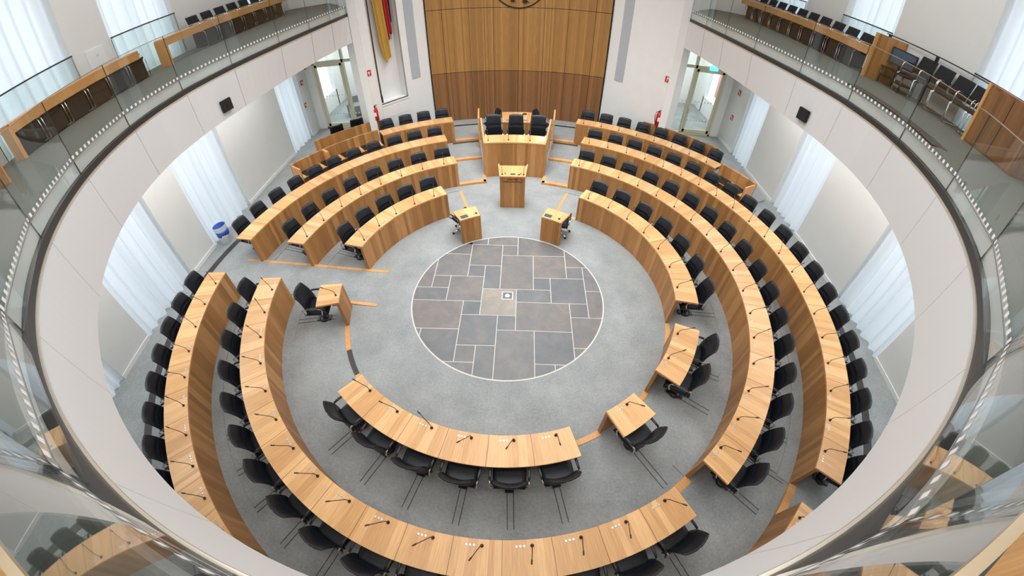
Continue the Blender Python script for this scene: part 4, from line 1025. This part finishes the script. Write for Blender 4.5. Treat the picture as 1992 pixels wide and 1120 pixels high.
# ------------------------------------------------------------------ gallery furniture
GX = 7.6
def ledge(sg, y0, y1, label, ends=(True, True)):
    t = thing('gallery_desk', label, 'desk', (sg*(GX+.15), (y0+y1)/2, GZ), 0, 'oak ledges before the gallery seats')
    def bx(nm, x, y, z, d, m):
        mb = MB(); mb.box((sg*x, y, z), d); return mb.obj(nm, m, t)
    bx('desktop', GX+.16, (y0+y1)/2, 5.735, (.36, y1-y0, .035), M['oak_edge'])
    bx('front_board', GX, (y0+y1)/2, 5.665, (.035, y1-y0, .17), M['oak_edge'])
    for e, y in zip(ends, (y0, y1)):
        if e: bx('end_panel', GX+.15, y, (GZ+5.72)/2, (.34, .07, 5.72-GZ), M['oak_edge'])
    n = int((y1-y0)/2.2)
    for k in range(1, n): bx('support', GX+.22, y0+(y1-y0)*k/n, (GZ+5.7)/2, (.06, .05, 5.7-GZ), M['darkmetal'])
ledge(-1, -2.05, 1.15, 'oak ledge with dark seats behind it at the left picture edge', (True, False)); ledge(-1, 2.0, 7.9, 'long oak ledge before the row of left gallery chairs', (True, False))
ledge(1, 2.05, 8.6, 'long oak ledge before the row of right gallery chairs', (True, False))
def grow(sg, ys, lab, kind, x=7.86):
    for k, y in enumerate(ys):
        chair(kind, 'gallery_chair', (sg*x, y, GZ+.002), -sg*pi/2+.02*sin(k*3), lab % ORD[k+1], 'black visitor chairs on the gallery')
grow(1, [2.85+.575*k for k in range(10)], 'black gallery chair behind the right ledge, %s from the wooden partition', 'gallery_closed')
grow(-1, [3.68+.59*k for k in range(7)], 'black gallery chair behind the long left ledge, %s from its near end', 'gallery_closed')
grow(-1, [-1.75+.56*k for k in range(6)], 'low dark gallery seat behind the left edge ledge, %s from the picture edge', 'gallery_low')
grow(1, [1.12, .62, .10, -.38, -.78], 'black chair with chrome frame between the two gallery partitions, %s from the monitor', 'gallery', 8.12)
t = thing('gallery_partition', 'upright oak partition at the end of the right gallery ledge, behind the monitor', 'partition', (8.0, 2.0, GZ), 0, 'oak partitions on the right gallery')
mb = MB(); mb.box((8.02, 1.97, GZ+.49), (.95, .05, .98)); mb.obj('panel', M['oak_front'], t); mb = MB(); mb.box((7.535, 1.97, GZ+.49), (.05, .07, .98)); mb.obj('edge_post', M['oak_edge'], t)
t = thing('gallery_cabinet', 'large oak cabinet on the right gallery at the picture edge', 'cabinet', (8.05, -1.4, GZ), 0, 'oak partitions on the right gallery')
mb = MB(); mb.box((8.1, -1.45, GZ+.53), (.86, 1.05, 1.06)); mb.obj('body', M['oak_wall_low'], t)  # shade on the cabinet is put into the darker oak colour
for k in range(2):
    mb = MB(); mb.box((7.66, -1.18-.51*k, GZ+.52), (.02, .49, .98)); mb.obj('door', M['oak_wall_low'], t)
mb = MB(); mb.box((8.08, -.90, GZ+.53), (.92, .05, 1.08)); mb.obj('side_panel', M['oak_edge'], t)
# monitor on its stand
t = thing('monitor', 'black monitor on a low stand beside the gallery partition', 'monitor', (8.15, 1.55, 5.55))
mb = MB(); mb.box((8.16, 1.62, 5.78), (.05, .62, .36), .35); mb.obj('housing', M['plastic'], t)
mb = MB(); mb.box((8.132, 1.605, 5.785), (.006, .56, .30), .35); mb.obj('screen', M['screen'], t)
mb = MB(); mb.box((8.18, 1.63, 5.58), (.05, .08, .12)); mb.box((8.17, 1.62, 5.512), (.2, .26, .014)); mb.obj('stand', M['plastic'], t)
t = thing('monitor_table', 'black equipment table under the gallery monitor', 'table', (8.1, 1.5, GZ))
mb = MB(); mb.box((8.1, 1.5, 5.49), (.5, .75, .03)); mb.obj('tabletop', M['plastic'], t)
for sx in (-1, 1):
    for sy in (-1, 1):
        mb = MB(); mb.tube([(8.1+sx*.22, 1.5+sy*.33, GZ), (8.1+sx*.22, 1.5+sy*.33, 5.48)], .018, 8); mb.obj('leg', M['darkmetal'], t)
mb = MB(); mb.box((8.1, 1.5, 5.30), (.46, .66, .03)); mb.obj('lower_shelf', M['plastic'], t)
# free rail behind the middle chairs
t = thing('rail', 'thin dark rail on a black post behind the right gallery chairs', 'railing', (8.42, 1.1, GZ))
mb = MB(); mb.box((8.42, .95, 6.15), (.05, 3.3, .025)); mb.obj('handrail', M['groove'], t)
for y in (2.5, 1.0, -.6):
    mb = MB(); mb.box((8.42, y, (GZ+6.14)/2), (.05, .06, 6.14-GZ)); mb.obj('post', M['plastic'], t)
# near ledges on both sides and behind the photographer's rail
def arcledge(a0, a1, R0, R1, z, label):
    t = thing('gallery_desk', label, 'desk', tuple(pol((R0+R1)/2, norm((a0+a1)/2), GZ)), 0, 'oak ledges before the gallery seats')
    mb = MB(); mb.arc(R0, R1, a0, a1, z-.04, z); mb.obj('desktop', M['oak_edge'], t)
    mb = MB(); mb.arc(R0, R0+.04, a0, a1, z-.2, z-.04); mb.obj('front_board', M['oak_edge'], t)
    for a in (a0, a1):
        mb = MB(); w = degrees(.03/R0)*(1 if a == a0 else -1); mb.arc(R0, R1, a, a+w, GZ, z-.04, 1); mb.obj('end_panel', M['oak_edge'], t)
    mb = MB(); mb.arc(R0+.1, R1-.04, a0+.6, a0+9, GZ+.2, z-.05); mb.obj('pedestal', M['grey'], t)
arcledge(113, 138, 7.3, 7.75, 5.82, 'oak gallery ledge with grey pedestal at the right picture edge'); arcledge(222, 247, 7.3, 7.75, 5.82, 'oak gallery ledge with grey pedestal at the left picture edge')
arcledge(146, 214, 5.98, 6.40, 5.835, 'oak gallery ledge right beside the camera at the bottom corners')

# ------------------------------------------------------------------ light
w = bpy.data.worlds.new('sky'); bpy.context.scene.world = w; w.use_nodes = True
nt = w.node_tree; bg = nt.nodes['Background']; L = nt.links.new
tc = N(nt, 'ShaderNodeTexCoord'); sx = N(nt, 'ShaderNodeSeparateXYZ'); L(tc.outputs['Generated'], sx.inputs['Vector'])
mr = N(nt, 'ShaderNodeMapRange'); mr.inputs['From Min'].default_value = -1; mr.inputs['From Max'].default_value = 1; mr.inputs['To Min'].default_value = .8; mr.inputs['To Max'].default_value = 3.2
L(sx.outputs['Y'], mr.inputs['Value']); L(mr.outputs['Result'], bg.inputs['Strength'])
bg.inputs['Color'].default_value = (.88, .95, 1.06, 1)
def area(name, loc, size, power, col=(1, 1, 1), rot=(0, 0, 0), sy=None, spread=180):
    l = bpy.data.lights.new(name, 'AREA'); l.energy = power; l.color = col; l.spread = radians(spread)
    l.size = size
    if sy: l.shape = 'RECTANGLE'; l.size_y = sy
    o = bpy.data.objects.new(name, l); C.objects.link(o); o.location = loc; o.rotation_euler = rot; return o
COOL = (.95, .98, 1)
area('ceiling_light_podium', (0, 4.6, UP-.15), 5, 400, COOL, sy=5, spread=100)
area('ceiling_light_middle', (0, -.5, UP-.15), 7, 400, COOL, sy=4, spread=170)
area('ceiling_light_near', (0, -5.6, UP-.15), 8, 380, (1, .98, .97), sy=3)
for sg in (-1, 1):
    area('gallery_fill', (sg*6.9, .5, UP-.15), 1.5, 170, (.98, .98, 1), sy=13)  # unseen fill added to lift the gallery walls
    area('soffit_light', (sg*7.4, .5, SOF-.02), .7, 210, COOL, sy=11)
    area('lobby_fill', (sg*7, 11.4, 3.9), 2, 130, (.95, 1, 1))  # unseen fill added to brighten the lobby
area('soffit_light_near', (0, -7.4, SOF-.02), 10, 40, (1, .98, .95), sy=.8)
area('ceiling_light_wall', (0, 8.2, UP-.2), 5, 100, COOL, sy=1, spread=120)

sc = bpy.context.scene
sc.view_settings.view_transform = 'Standard'; sc.view_settings.look = 'None'; sc.view_settings.exposure = 0.0; sc.view_settings.gamma = 1; sc.view_settings.use_curve_mapping = False
sc.cycles.max_bounces = 8; sc.cycles.transparent_max_bounces = 24; sc.cycles.diffuse_bounces = 4; sc.cycles.glossy_bounces = 4; sc.cycles.caustics_reflective = False; sc.cycles.caustics_refractive = False; sc.cycles.sample_clamp_indirect = 6
